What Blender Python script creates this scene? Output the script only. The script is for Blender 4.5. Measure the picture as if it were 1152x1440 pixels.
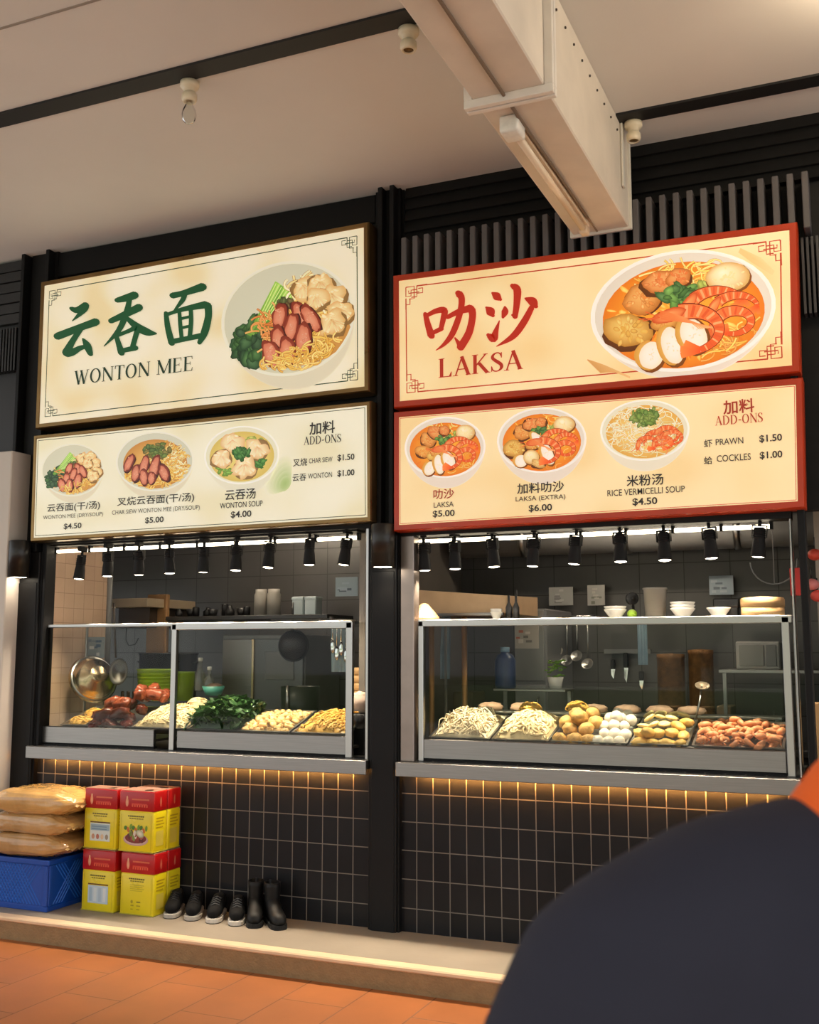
import bpy, bmesh, math, random
from mathutils import Vector, Matrix, noise, Euler
from math import sin, cos, pi, radians

for o in list(bpy.data.objects): bpy.data.objects.remove(o)
sc = bpy.context.scene
COL = sc.collection

# ------------------------------------------------------------------ camera
F = 1521.7; YAW = 0.40971; PITCH = 0.12925
CAM = Vector((0.0, -5.491, 1.60))
cd = bpy.data.cameras.new('camera'); cam = bpy.data.objects.new('camera', cd); COL.objects.link(cam)
cd.sensor_fit = 'VERTICAL'; cd.sensor_height = 24.0; cd.lens = F/1440*24
cam.location = CAM; cam.rotation_euler = (pi/2+PITCH, 0, YAW)
cd.clip_start = 0.05; cd.clip_end = 300
cd.dof.use_dof = True; cd.dof.focus_distance = 6.0; cd.dof.aperture_fstop = 6.0
sc.camera = cam
# ------------------------------------------------------------------ world, exposure
sc.view_settings.view_transform = 'Standard'; sc.view_settings.look = 'None'
sc.view_settings.gamma = 1; sc.view_settings.exposure = 0.1; sc.view_settings.use_curve_mapping = False
W = bpy.data.worlds.new('world'); sc.world = W; W.use_nodes = True
bg = W.node_tree.nodes['Background']; bg.inputs[0].default_value = (0.96, 0.98, 1.0, 1); bg.inputs[1].default_value = 1.3
sd = bpy.data.lights.new('sun', 'SUN'); sd.energy = 5.5; sd.angle = radians(1); sd.color = (1, .96, .9); so = bpy.data.objects.new('sun', sd); COL.objects.link(so); so.rotation_euler = (radians(-32), radians(12), 0)

def P(px, py, y=0.0):
    """point of the place seen at a photograph pixel, on the upright plane at depth y"""
    f = Vector((-sin(YAW)*cos(PITCH), cos(YAW)*cos(PITCH), sin(PITCH)))
    r = Vector((cos(YAW), sin(YAW), 0)); u = r.cross(f)
    v = f + r*((px-576)/F) - u*((py-720)/F)
    return CAM + v*((y-CAM.y)/v.y)
def G(px, py, z):
    f = Vector((-sin(YAW)*cos(PITCH), cos(YAW)*cos(PITCH), sin(PITCH)))
    r = Vector((cos(YAW), sin(YAW), 0)); u = r.cross(f)
    v = f + r*((px-576)/F) - u*((py-720)/F)
    return CAM + v*((z-CAM.z)/v.z)
def X(px, py, y=0.0): return P(px, py, y).x
def Z(px, py, y=0.0): return P(px, py, y).z

# ------------------------------------------------------------------ colour and materials
def lin(c): return tuple(((x/255)/12.92 if x/255 <= .04045 else ((x/255+.055)/1.055)**2.4) for x in c)
def L4(c): return lin(c)+(1.0,)
MATS = {}
def mat(name, rgb=(128,128,128), rough=.5, metal=0.0, var=0.0, vscale=8.0, bump=0.0, bscale=60.0, emit=0.0, ecol=None, spec=.5, stretch=None, coat=0.0, sss=0.0, trans=0.0):
    if name in MATS: return MATS[name]
    m = bpy.data.materials.new(name); m.use_nodes = True; nt = m.node_tree; N = nt.nodes; LK = nt.links
    b = N['Principled BSDF']; b.inputs['Base Color'].default_value = L4(rgb); b.inputs['Roughness'].default_value = rough
    b.inputs['Metallic'].default_value = metal; b.inputs['Specular IOR Level'].default_value = spec
    if coat: b.inputs['Coat Weight'].default_value = coat; b.inputs['Coat Roughness'].default_value = .1
    if sss: b.inputs['Subsurface Weight'].default_value = sss; b.inputs['Subsurface Radius'].default_value = (.01,.006,.004); b.inputs['Subsurface Scale'].default_value = .5
    if trans: b.inputs['Transmission Weight'].default_value = trans
    if emit: b.inputs['Emission Color'].default_value = L4(ecol or rgb); b.inputs['Emission Strength'].default_value = emit
    tc = N.new('ShaderNodeTexCoord'); src = tc.outputs['Object']
    if stretch:
        mp = N.new('ShaderNodeMapping'); mp.inputs['Scale'].default_value = stretch; LK.new(src, mp.inputs[0]); src = mp.outputs[0]
    if var:
        n = N.new('ShaderNodeTexNoise'); n.inputs['Scale'].default_value = vscale; n.inputs['Detail'].default_value = 5; LK.new(src, n.inputs['Vector'])
        mr = N.new('ShaderNodeMapRange'); mr.inputs[1].default_value = .3; mr.inputs[2].default_value = .7; mr.inputs[3].default_value = 1-var; mr.inputs[4].default_value = 1+var*.6
        LK.new(n.outputs[0], mr.inputs[0])
        mx = N.new('ShaderNodeMix'); mx.data_type = 'RGBA'; mx.blend_type = 'MULTIPLY'; mx.inputs[0].default_value = 1; mx.inputs[6].default_value = L4(rgb)
        LK.new(mr.outputs[0], mx.inputs[7]); LK.new(mx.outputs[2], b.inputs['Base Color'])
        mr2 = N.new('ShaderNodeMapRange'); mr2.inputs[3].default_value = max(0, rough-.08); mr2.inputs[4].default_value = min(1, rough+.08); LK.new(n.outputs[0], mr2.inputs[0]); LK.new(mr2.outputs[0], b.inputs['Roughness'])
    if bump:
        n2 = N.new('ShaderNodeTexNoise'); n2.inputs['Scale'].default_value = bscale; n2.inputs['Detail'].default_value = 4; LK.new(src, n2.inputs['Vector'])
        bp = N.new('ShaderNodeBump'); bp.inputs['Strength'].default_value = bump; bp.inputs['Distance'].default_value = .01; LK.new(n2.outputs[0], bp.inputs['Height']); LK.new(bp.outputs[0], b.inputs['Normal'])
    MATS[name] = m
    return m
def tiles(name, c1, c2, mortar, w, h, msize, axes, off=(0,0), offset=0.0, rough=.3, bump=.3, rough_m=.8, noisev=.12, spec=.5):
    m = bpy.data.materials.new(name); m.use_nodes = True; nt = m.node_tree; N = nt.nodes; LK = nt.links; b = N['Principled BSDF']; b.inputs['Specular IOR Level'].default_value = spec
    g = N.new('ShaderNodeNewGeometry'); s = N.new('ShaderNodeSeparateXYZ'); LK.new(g.outputs['Position'], s.inputs[0])
    cb = N.new('ShaderNodeCombineXYZ')
    for i, a in enumerate(axes):
        ad = N.new('ShaderNodeMath'); ad.operation = 'ADD'; ad.inputs[1].default_value = off[i]; LK.new(s.outputs['XYZ'.index(a)], ad.inputs[0]); LK.new(ad.outputs[0], cb.inputs[i])
    br = N.new('ShaderNodeTexBrick'); br.offset = offset; br.squash = 1.0
    br.inputs['Scale'].default_value = 1; br.inputs['Brick Width'].default_value = w; br.inputs['Row Height'].default_value = h; br.inputs['Mortar Size'].default_value = msize; br.inputs['Mortar Smooth'].default_value = .1
    br.inputs['Color1'].default_value = L4(c1); br.inputs['Color2'].default_value = L4(c2); br.inputs['Mortar'].default_value = L4(mortar)
    LK.new(cb.outputs[0], br.inputs['Vector'])
    n = N.new('ShaderNodeTexNoise'); n.inputs['Scale'].default_value = 3.0; n.inputs['Detail'].default_value = 6; LK.new(g.outputs['Position'], n.inputs['Vector'])
    mr = N.new('ShaderNodeMapRange'); mr.inputs[1].default_value = .3; mr.inputs[2].default_value = .7; mr.inputs[3].default_value = 1-noisev; mr.inputs[4].default_value = 1+noisev; LK.new(n.outputs[0], mr.inputs[0])
    mx = N.new('ShaderNodeMix'); mx.data_type = 'RGBA'; mx.blend_type = 'MULTIPLY'; mx.inputs[0].default_value = 1; LK.new(br.outputs['Color'], mx.inputs[6]); LK.new(mr.outputs[0], mx.inputs[7]); LK.new(mx.outputs[2], b.inputs['Base Color'])
    r = N.new('ShaderNodeMapRange'); r.inputs[3].default_value = rough; r.inputs[4].default_value = rough_m; LK.new(br.outputs['Fac'], r.inputs[0]); LK.new(r.outputs[0], b.inputs['Roughness'])
    bp = N.new('ShaderNodeBump'); bp.invert = True; bp.inputs['Strength'].default_value = bump; bp.inputs['Distance'].default_value = .003; LK.new(br.outputs['Fac'], bp.inputs['Height']); LK.new(bp.outputs[0], b.inputs['Normal'])
    MATS[name] = m; return m
def print_mat(name, emit, rough=.45):
    m = bpy.data.materials.new(name); m.use_nodes = True; nt = m.node_tree; N = nt.nodes; b = N['Principled BSDF']
    a = N.new('ShaderNodeVertexColor'); a.layer_name = 'Col'; nt.links.new(a.outputs[0], b.inputs['Base Color'])
    b.inputs['Roughness'].default_value = rough
    if emit: nt.links.new(a.outputs[0], b.inputs['Emission Color']); b.inputs['Emission Strength'].default_value = emit
    return m
def glass_mat(name, tint=(248,250,248), ior=1.45):
    m = bpy.data.materials.new(name); m.use_nodes = True; nt = m.node_tree; N = nt.nodes; N.clear()
    o = N.new('ShaderNodeOutputMaterial'); mx = N.new('ShaderNodeMixShader'); t = N.new('ShaderNodeBsdfTransparent'); g = N.new('ShaderNodeBsdfGlossy'); fr = N.new('ShaderNodeFresnel')
    fr.inputs[0].default_value = ior; t.inputs[0].default_value = L4(tint); g.inputs['Roughness'].default_value = .01
    nt.links.new(fr.outputs[0], mx.inputs[0]); nt.links.new(t.outputs[0], mx.inputs[1]); nt.links.new(g.outputs[0], mx.inputs[2]); nt.links.new(mx.outputs[0], o.inputs[0])
    return m
def glow(name, rgb, e): return mat(name, (235,230,220), .4, emit=e, ecol=rgb)

# ------------------------------------------------------------------ mesh builder
class MB:
    def __init__(s): s.v = []; s.f = []; s.mi = []; s.sm = []; s.c = None
    def add(s, vs, fs, mi=0, smooth=False, M=None):
        b = len(s.v)
        for p in vs: s.v.append((M @ Vector(p)) if M else Vector(p))
        for q in fs: s.f.append([b+i for i in q]); s.mi.append(mi); s.sm.append(smooth)
        return s
    def box(s, x0, x1, y0, y1, z0, z1, bev=0.0, mi=0, M=None, seg=1):
        if bev <= 0:
            vs = [(x0,y0,z0),(x1,y0,z0),(x1,y1,z0),(x0,y1,z0),(x0,y0,z1),(x1,y0,z1),(x1,y1,z1),(x0,y1,z1)]
            return s.add(vs, [(0,3,2,1),(4,5,6,7),(0,1,5,4),(1,2,6,5),(2,3,7,6),(3,0,4,7)], mi, False, M)
        bm = bmesh.new(); bmesh.ops.create_cube(bm, size=1)
        for v in bm.verts: v.co = Vector(((x0+x1)/2+v.co.x*(x1-x0), (y0+y1)/2+v.co.y*(y1-y0), (z0+z1)/2+v.co.z*(z1-z0)))
        bmesh.ops.bevel(bm, geom=bm.edges[:], offset=bev, segments=seg, affect='EDGES', profile=.5)
        bm.verts.index_update(); s.add([v.co.copy() for v in bm.verts], [[v.index for v in f.verts] for f in bm.faces], mi, seg > 1, M); bm.free(); return s
    def lathe(s, prof, c=(0,0,0), n=28, mi=0, M=None, smooth=True, a0=0, a1=2*pi):
        full = abs(a1-a0-2*pi) < 1e-6; k = n if full else n+1
        vs = []
        for r, z in prof:
            for i in range(k):
                a = a0+(a1-a0)*i/n; vs.append((c[0]+r*cos(a), c[1]+r*sin(a), c[2]+z))
        fs = []
        for j in range(len(prof)-1):
            for i in range(n):
                i2 = (i+1) % k if full else i+1
                fs.append((j*k+i, j*k+i2, (j+1)*k+i2, (j+1)*k+i))
        if full:
            if prof[0][0] > 1e-6: fs.append(tuple(reversed(range(k))))
            if prof[-1][0] > 1e-6: fs.append(tuple((len(prof)-1)*k+i for i in range(k)))
        return s.add(vs, fs, mi, smooth, M)
    def tube(s, pts, r, n=8, mi=0, caps=True, M=None, smooth=True, flat=1.0):
        pts = [Vector(p) for p in pts]; m = len(pts); rs = r if isinstance(r, (list, tuple)) else [r]*m
        vs = []; up = Vector((0,0,1)); prev = None
        for i, p in enumerate(pts):
            t = (pts[min(i+1,m-1)]-pts[max(i-1,0)]).normalized()
            if prev is None:
                a = t.cross(up)
                if a.length < 1e-3: a = t.cross(Vector((1,0,0)))
                a.normalize()
            else:
                a = prev-t*prev.dot(t); a.normalize()
            prev = a; bb = t.cross(a)
            for k in range(n):
                q = 2*pi*k/n; vs.append(p+a*rs[i]*cos(q)+bb*rs[i]*flat*sin(q))
        fs = [(i*n+k, i*n+(k+1)%n, (i+1)*n+(k+1)%n, (i+1)*n+k) for i in range(m-1) for k in range(n)]
        if caps: fs += [tuple(reversed(range(n))), tuple((m-1)*n+k for k in range(n))]
        return s.add(vs, fs, mi, smooth, M)
    def loft(s, rings, mi=0, smooth=True, caps=True, M=None, closed=True):
        n = len(rings[0]); vs = [p for r in rings for p in r]; e = n if closed else n-1
        fs = [(i*n+k, i*n+(k+1)%n, (i+1)*n+(k+1)%n, (i+1)*n+k) for i in range(len(rings)-1) for k in range(e)]
        if caps and closed: fs += [tuple(reversed(range(n))), tuple((len(rings)-1)*n+k for k in range(n))]
        return s.add(vs, fs, mi, smooth, M)
    def blob(s, c, r, sub=2, nz=0.0, ns=3.0, seed=0, mi=0, M=None, sq=1.0):
        bm = bmesh.new(); bmesh.ops.create_icosphere(bm, subdivisions=sub, radius=1)
        rr = (r,r,r) if not isinstance(r, (tuple, list)) else r
        vs = []
        for v in bm.verts:
            d = v.co.normalized()
            if sq != 1.0: d = Vector([math.copysign(abs(q)**sq, q) for q in d])
            k = 1+nz*noise.noise(v.co.normalized()*ns+Vector((seed*7.3, seed*3.1, seed)))
            vs.append(Vector((c[0]+d.x*rr[0]*k, c[1]+d.y*rr[1]*k, c[2]+d.z*rr[2]*k)))
        bm.verts.index_update()
        s.add(vs, [[v.index for v in f.verts] for f in bm.faces], mi, True, M); bm.free(); return s
    def build(s, name, mats, parent=None, loc=None):
        org = WL[parent] if parent is not None else (Vector(loc) if loc is not None else None)
        if org is None:
            lo = [min(v[i] for v in s.v) for i in range(3)]; hi = [max(v[i] for v in s.v) for i in range(3)]
            org = Vector(((lo[0]+hi[0])/2, (lo[1]+hi[1])/2, lo[2]))
        me = bpy.data.meshes.new(name); me.from_pydata([v-org for v in s.v], [], s.f); me.update()
        if not isinstance(mats, (list, tuple)): mats = [mats]
        for m in mats: me.materials.append(m)
        me.polygons.foreach_set('material_index', s.mi); me.polygons.foreach_set('use_smooth', s.sm)
        if s.c is not None:
            ca = me.color_attributes.new('Col', 'FLOAT_COLOR', 'POINT'); ca.data.foreach_set('color', [x for c in s.c for x in c])
        o = bpy.data.objects.new(name, me); COL.objects.link(o)
        if parent is not None: o.parent = parent
        else: o.location = org
        WL[o] = org
        return o
WL = {}
def tag(o, label, cat, group=None, kind=None):
    o['label'] = label; o['category'] = cat
    if group: o['group'] = group
    if kind: o['kind'] = kind
    return o
def thing(name, label, cat, loc=(0,0,0), group=None):
    o = bpy.data.objects.new(name, None); COL.objects.link(o); o.location = loc; o.empty_display_size = .05
    WL[o] = Vector(loc); return tag(o, label, cat, group)
def struct(name, mb, m, label=None):
    o = mb.build(name, m); o['kind'] = 'structure'
    if label: o['label'] = label
    return o
def copy_tree(o, parent=None):
    c = o.copy(); COL.objects.link(c)
    if parent is not None: c.parent = parent
    for ch in [q for q in o.children]: copy_tree(ch, c)
    return c
ORD = 'first second third fourth fifth sixth seventh eighth ninth tenth'.split()
RND = random.Random(11)

# ------------------------------------------------------------------ printed pictures: flat ink layers on a board
class Art:
    """flat ink shapes, stacked in thin layers on an upright board at depth y"""
    def __init__(s, y, mapf=None): s.y = y; s.k = 0; s.mb = MB(); s.mb.c = []; s.mapf = mapf or (lambda a, b: P(a, b, y)); s.step = 4e-6
    def _add(s, pts, fs, cols):
        s.k += 1; dy = -s.step*s.k
        vs = []
        for p in pts:
            q = s.mapf(p[0], p[1]); vs.append((q.x, q.y+dy, q.z))
        s.mb.add(vs, fs); s.mb.c += [lin(c)+(1.0,) for c in cols]
    def poly(s, pts, col): s._add(pts, [list(range(len(pts)))], [col]*len(pts))
    def rect(s, x0, y0, x1, y1, col): s.poly([(x0,y0),(x1,y0),(x1,y1),(x0,y1)], col)
    def ell(s, cx, cy, rx, ry, rot, ci, co=None, n=20, nz=0.0, seed=0, off=(0,0), a0=0, a1=2*pi):
        co = co or ci; ca, sa = cos(rot), sin(rot); pts = []
        for ring, t in ((0, .0), (1, .62), (2, 1.0)):
            if ring == 0: pts.append((cx+off[0]*rx, cy+off[1]*ry)); continue
            for i in range(n):
                a = a0+(a1-a0)*i/n; k = t*(1+nz*noise.noise(Vector((cos(a)*1.7, sin(a)*1.7, seed*5.7))))
                dx = rx*k*cos(a)+(off[0]*rx*(1-t)); dy = ry*k*sin(a)+(off[1]*ry*(1-t)); pts.append((cx+dx*ca-dy*sa, cy+dx*sa+dy*ca))
        mid = tuple(ci[i]*.6+co[i]*.4 for i in range(3))
        fs = [(0, 1+i, 1+(i+1)%n) for i in range(n)] + [(1+i, 1+n+i, 1+n+(i+1)%n, 1+(i+1)%n) for i in range(n)]
        s._add(pts, fs, [ci]+[mid]*n+[co]*n)
    def stroke(s, pts, w, col, col2=None, sub=4, round_=False):
        """pts (x,y) or (x,y,width): a brush line of varying width"""
        p = [(q[0], q[1], q[2] if len(q) > 2 else w) for q in pts]
        if sub > 1 and len(p) > 2:
            o = []
            for i in range(len(p)-1):
                a, b, c, d = p[max(i-1,0)], p[i], p[i+1], p[min(i+2,len(p)-1)]
                for k in range(sub):
                    t = k/sub
                    o.append(tuple(.5*((2*b[j])+(-a[j]+c[j])*t+(2*a[j]-5*b[j]+4*c[j]-d[j])*t*t+(-a[j]+3*b[j]-3*c[j]+d[j])*t**3) for j in range(3)))
            o.append(p[-1]); p = o
        vs = []; cols = []; c2 = col2 or col
        for i, q in enumerate(p):
            a, b = p[max(i-1,0)], p[min(i+1,len(p)-1)]; dx, dy = b[0]-a[0], b[1]-a[1]; l = math.hypot(dx, dy) or 1
            nx, ny = -dy/l*max(q[2],1e-5)/2, dx/l*max(q[2],1e-5)/2; t = i/(len(p)-1)
            vs += [(q[0]+nx, q[1]+ny), (q[0]-nx, q[1]-ny)]; cc = tuple(col[j]*(1-t)+c2[j]*t for j in range(3)); cols += [cc, cc]
        s._add(vs, [(2*i, 2*i+1, 2*i+3, 2*i+2) for i in range(len(p)-1)], cols)
        if round_:
            for q in (p[0], p[-1]): s.ell(q[0], q[1], q[2]/2, q[2]/2, 0, col if q is p[0] else c2, n=10)
    def brush(s, strokes, col, tf):
        for st in strokes:
            q = [tf(x, y)+(w*tf.k*1.22,) for x, y, w in st]
            s.stroke(q, 1, col, sub=5)
            for e in (q[0], q[-1]):
                if e[2] > 2: s.ell(e[0], e[1], e[2]*.5, e[2]*.42, .5, col, n=10)
    def text(s, txt, cx, cy, w, h, col, bold=0.0, shear=0.0):
        """words centred on a pixel, w and h in pixels there; set straight along the board"""
        cu = bpy.data.curves.new('tmp', 'FONT'); cu.body = txt; cu.size = 1; cu.resolution_u = 3; cu.offset = bold; cu.shear = shear
        ob = bpy.data.objects.new('tmp', cu); COL.objects.link(ob)
        dg = bpy.context.evaluated_depsgraph_get(); dg.update()
        me = bpy.data.meshes.new_from_object(ob.evaluated_get(dg))
        V = [v.co.copy() for v in me.vertices]; FS = [list(f.vertices) for f in me.polygons]
        bpy.data.objects.remove(ob); bpy.data.curves.remove(cu); bpy.data.meshes.remove(me)
        if not V: return
        x0, x1 = min(v.x for v in V), max(v.x for v in V); y0, y1 = min(v.y for v in V), max(v.y for v in V)
        c = s.mapf(cx, cy); ex = (s.mapf(cx+w/2, cy)-s.mapf(cx-w/2, cy)).x; ez = abs((s.mapf(cx, cy+h/2)-s.mapf(cx, cy-h/2)).z)
        s.k += 1; dy = -s.step*s.k
        vs = [(c.x+((v.x-x0)/(x1-x0)-.5)*ex, c.y+dy, c.z+((v.y-y0)/(y1-y0)-.5)*ez) for v in V]
        s.mb.add(vs, FS); s.mb.c += [lin(col)+(1.0,)]*len(vs)
    def serif(s, txt, xa, ya, xb, h, col, heavy=1.0):
        """roman capitals from (xa,ya) on the baseline to x=xb, cap height h pixels, set straight along the board"""
        adv = dict(W=1.02, O=.82, N=.84, T=.7, M=1.0, E=.68, L=.66, A=.78, K=.8, S=.58, D=.82); adv[' '] = .36; adv['-'] = .4
        tot = sum(adv[c] for c in txt); A0 = s.mapf(xa, ya); B0 = s.mapf(xb, ya); HH = abs((s.mapf(xa, ya)-s.mapf(xa, ya-h)).z); sx = (B0.x-A0.x)/tot
        keep = s.mapf; u0 = 0.0
        th, tn, sf = .135*heavy, .055*heavy, .035
        for c in txt:
            w = adv[c]
            s.mapf = lambda u, v, u0=u0: Vector((A0.x+(u0+u)*sx, A0.y, A0.z+v*HH))
            def bar(x0, y0, x1, y1, t, t2=None): s.stroke([(x0,y0,t),(x1,y1,t2 or t)], t, col, sub=1)
            def foot(x, y, ww=.13): s.rect(x-ww, y-(sf if y > .5 else 0), x+ww, y+(0 if y > .5 else sf), col)
            if c == 'L': bar(.16,0,.16,1,th); foot(.16,1); foot(.16,0); s.rect(.1,0,.56,.045,col); s.poly([(.5,0),(.58,0),(.6,.26),(.57,.26),(.48,.04)],col)
            elif c == 'A': bar(.1,0,.39,1,tn); bar(.37,1,.66,0,th); bar(.2,.33,.56,.33,tn*.8); foot(.1,0,.11); foot(.66,0,.12)
            elif c == 'K': bar(.16,0,.16,1,th); foot(.16,1); foot(.16,0); bar(.2,.42,.62,1,tn); bar(.32,.55,.68,0,th); foot(.6,1,.1); foot(.69,0,.11)
            elif c == 'W': bar(.1,1,.32,0,th); bar(.32,0,.5,.95,tn); bar(.46,1,.68,0,th); bar(.68,0,.9,1,tn); foot(.1,1,.11); foot(.47,1,.1); foot(.9,1,.1)
            elif c == 'M': bar(.14,0,.14,1,tn); bar(.14,1,.5,.05,th); bar(.5,.05,.84,1,tn); bar(.86,0,.86,1,th); foot(.14,0,.11); foot(.86,0,.12); foot(.13,1,.09); foot(.87,1,.1)
            elif c == 'N': bar(.14,0,.14,1,tn); bar(.14,1,.7,0,th); bar(.7,0,.7,1,tn); foot(.14,0,.11); foot(.12,1,.1); foot(.7,1,.11)
            elif c == 'T': bar(.35,0,.35,1,th); foot(.35,0); s.rect(.04,.95,.66,1,col); s.poly([(.04,1),(.1,1),(.08,.76),(.04,.76)],col); s.poly([(.66,1),(.6,1),(.62,.76),(.66,.76)],col)
            elif c == 'E':
                bar(.16,0,.16,1,th); foot(.16,1); foot(.16,0); s.rect(.1,0,.56,.045,col); s.rect(.1,.955,.55,1,col); s.rect(.16,.49,.44,.535,col)
                s.poly([(.52,0),(.58,0),(.6,.24),(.57,.24)],col); s.poly([(.52,1),(.57,1),(.58,.78),(.55,.78)],col); s.rect(.43,.4,.46,.63,col)
            elif c in 'OD':
                pts = []; x0, xr = (.41, .35) if c == 'O' else (.3, .43)
                if c == 'O':
                    for i in range(25):
                        a = 2*pi*i/24; pts.append((x0+(xr-th*.4)*cos(a), .5+.48*sin(a), tn+(th-tn)*abs(cos(a))**1.3))
                else:
                    bar(.16,0,.16,1,th); foot(.14,0,.1); foot(.14,1,.1)
                    for i in range(13):
                        a = -pi/2+pi*i/12; pts.append((x0+(xr-.05)*max(0,cos(a)), .5+.475*sin(a), tn+(th-tn)*abs(cos(a))**1.3))
                    s.rect(.14,0,.34,.05,col); s.rect(.14,.95,.34,1,col)
                s.stroke(pts, .1, col, sub=1)
            elif c == 'S':
                pts = [(.47,.78,tn),(.4,.93,tn),(.27,.975,tn),(.13,.88,th*.7),(.1,.73,th*.9),(.2,.6,th),(.34,.47,th*1.1),(.46,.33,th),(.46,.16,th*.85),(.34,.04,tn),(.2,.03,tn),(.09,.12,tn),(.06,.26,tn)]
                s.stroke(pts, .1, col, sub=3); s.rect(.45,.7,.49,.98,col); s.rect(.04,.02,.075,.3,col)
            elif c == '-': s.rect(.06,.36,.34,.46,col)
            u0 += w
        s.mapf = keep
    def build(s, name, m, parent): return s.mb.build(name, m, parent)

# ------------------------------------------------------------------ shared materials
M_white = mat('ceiling_paint', (216,212,204), .85, var=.05, vscale=1.2, bump=.05, bscale=30)
M_black = mat('black_paint', (19,19,20), .5, var=.15, vscale=4, spec=.2)
M_blackm = mat('black_matt', (18,18,19), .6, spec=.25)
M_panel = mat('dark_panel', (15,15,16), .45, var=.2, vscale=3, spec=.2)
M_fin = mat('fin_grey', (92,88,88), .5, var=.1, vscale=6, spec=.3)
M_steel = mat('brushed_steel', (150,148,145), .36, 1.0, var=.1, vscale=5, stretch=(1,30,30))
M_steel2 = mat('bright_steel', (176,174,170), .28, 1.0)
M_chrome = mat('chrome', (225,225,225), .08, 1.0)
M_rubber = mat('black_rubber', (18,18,18), .8)
M_glass = glass_mat('clear_glass', ior=1.2)
M_bottle = glass_mat('bottle_glass', (190,205,210), 1.5)
M_duct = mat('duct_paint', (220,208,190), .55, var=.12, vscale=3.5, bump=.06, bscale=14)
M_print = print_mat('printed_sign_face', .47)
M_print2 = print_mat('printed_label', 0.0, .4)
M_bronze = mat('bronze_frame', (140,112,70), .3, .85, var=.3, vscale=3)
M_red = mat('red_frame', (190,58,22), .35, var=.15, vscale=4)
M_led = glow('warm_led', (255,174,84), 300)
M_rail = glow('light_rail_tube', (255,238,205), 7)
M_lens = glow('spot_lens', (255,240,215), 14)

# ------------------------------------------------------------------ structure
CZ = 4.30
struct('ceiling', MB().box(-9, 4, -7.4, 3.2, CZ, CZ+.12), M_white)
M_tilefloor = tiles('terracotta_floor', (166,98,50), (156,92,46), (126,82,52), .66, .33, .004, 'YX', (1.2, 2.0+.33*20), .5, .42, .15)
struct('floor', MB().box(-9, 4, -7.4, -.565, -.1, 0), M_tilefloor)
M_conc = mat('plinth_concrete', (150,138,122), .6, var=.12, vscale=2.5, bump=.08, bscale=40)
M_riser = mat('riser_brown', (146,118,80), .7, var=.15, vscale=20, bump=.5, bscale=90, stretch=(1,1,1))
struct('trim_1', MB().box(-9, 4, -.57, 3.2, -.1, .115), M_riser)
struct('trim_2', MB().box(-9, -1.6405, -.50, .2, .115, .1203).box(-1.6365, 4, -.50, .2, .115, .1203), M_conc)
M_nose = mat('plinth_nosing', (226,196,160), .5, var=.08, vscale=6)
struct('trim_3', MB().box(-9, 4, -.58, -.50, .098, .1215, .006), M_nose)
# black channels let into the ceiling, seam
M_chan = mat('ceiling_channel', (16,16,17), .6)
struct('trim_4', MB().box(-9, -1.40, -1.595, -1.482, CZ-.012, CZ+.01), M_chan)
struct('trim_5', MB().box(-1.10, 4, -.345, -.24, CZ-.012, CZ+.01), M_chan)
struct('trim_6', MB().box(-9, -1.4, -2.165, -2.152, CZ-.003, CZ+.01), mat('ceiling_seam', (150,140,128), .8))
# tiled wall under the counters
M_wt = tiles('black_wall_tile', (35,35,37), (30,30,32), (118,112,104), .0955, .15, .0028, 'XZ', (20*.0955+2.164-.0955*2+9.55, .058), 0, .3, .35, spec=.16)
struct('wall_front', MB().box(-5.3, 3, .03, .12, .115, 1.02), M_wt)
# upper facade
up = MB().box(-5.25, -2.445, .06, .16, 2.335, CZ, .0)
up.box(-5.22, -2.62, .035, .07, 4.12, CZ-.01, .004)
struct('wall_front_upper', up, M_panel)
lv = MB().box(-2.43, 3, .08, .16, 2.29, CZ)
for k in range(5):
    z0 = 3.955+k*.069; lv.loft([[(-2.43,.03,z0),(-2.43,.052,z0+.069),(-2.43,.09,z0+.069),(-2.43,.09,z0)],[(3,.03,z0),(3,.052,z0+.069),(3,.09,z0+.069),(3,.09,z0)]], smooth=False)
M_louv = mat('dark_boards', (22,22,22), .55, spec=.2, var=.25, vscale=2.5, stretch=(1,8,8))
struct('wall_front_boards', lv, M_louv)
fin = MB()
n = 0; x = -2.405
while x < -.2:
    fin.box(x, x+.031, -.075, .08, 3.66, 3.95, .004); x += .0695
struct('trim_7', fin, M_fin)
f2 = MB()
for k in range(30): f2.box(-.27+k*.023, -.258+k*.023, -.0, .08, 3.25, 3.64)
struct('trim_8', f2, mat('thin_ribs', (58,58,60), .5))
f3 = MB()
for k in range(24): f3.box(-5.32-k*.026, -5.306-k*.026, -.0, .08, 3.5, 3.8)
f3.box(-9, -5.27, .06, .16, 2.2, CZ)
for k in range(6): f3.box(-9, -5.27, .02+.004*(k%2), .07, 3.84+k*.075, 3.84+k*.075+.066)
struct('trim_9', f3, mat('side_ribs', (26,26,27), .5))
struct('wall_left', MB().box(-6.2, -5.155, -.14, .04, .12, 2.91, .006), mat('white_wall_panel', (205,196,186), .6, var=.05, vscale=3))
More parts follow.
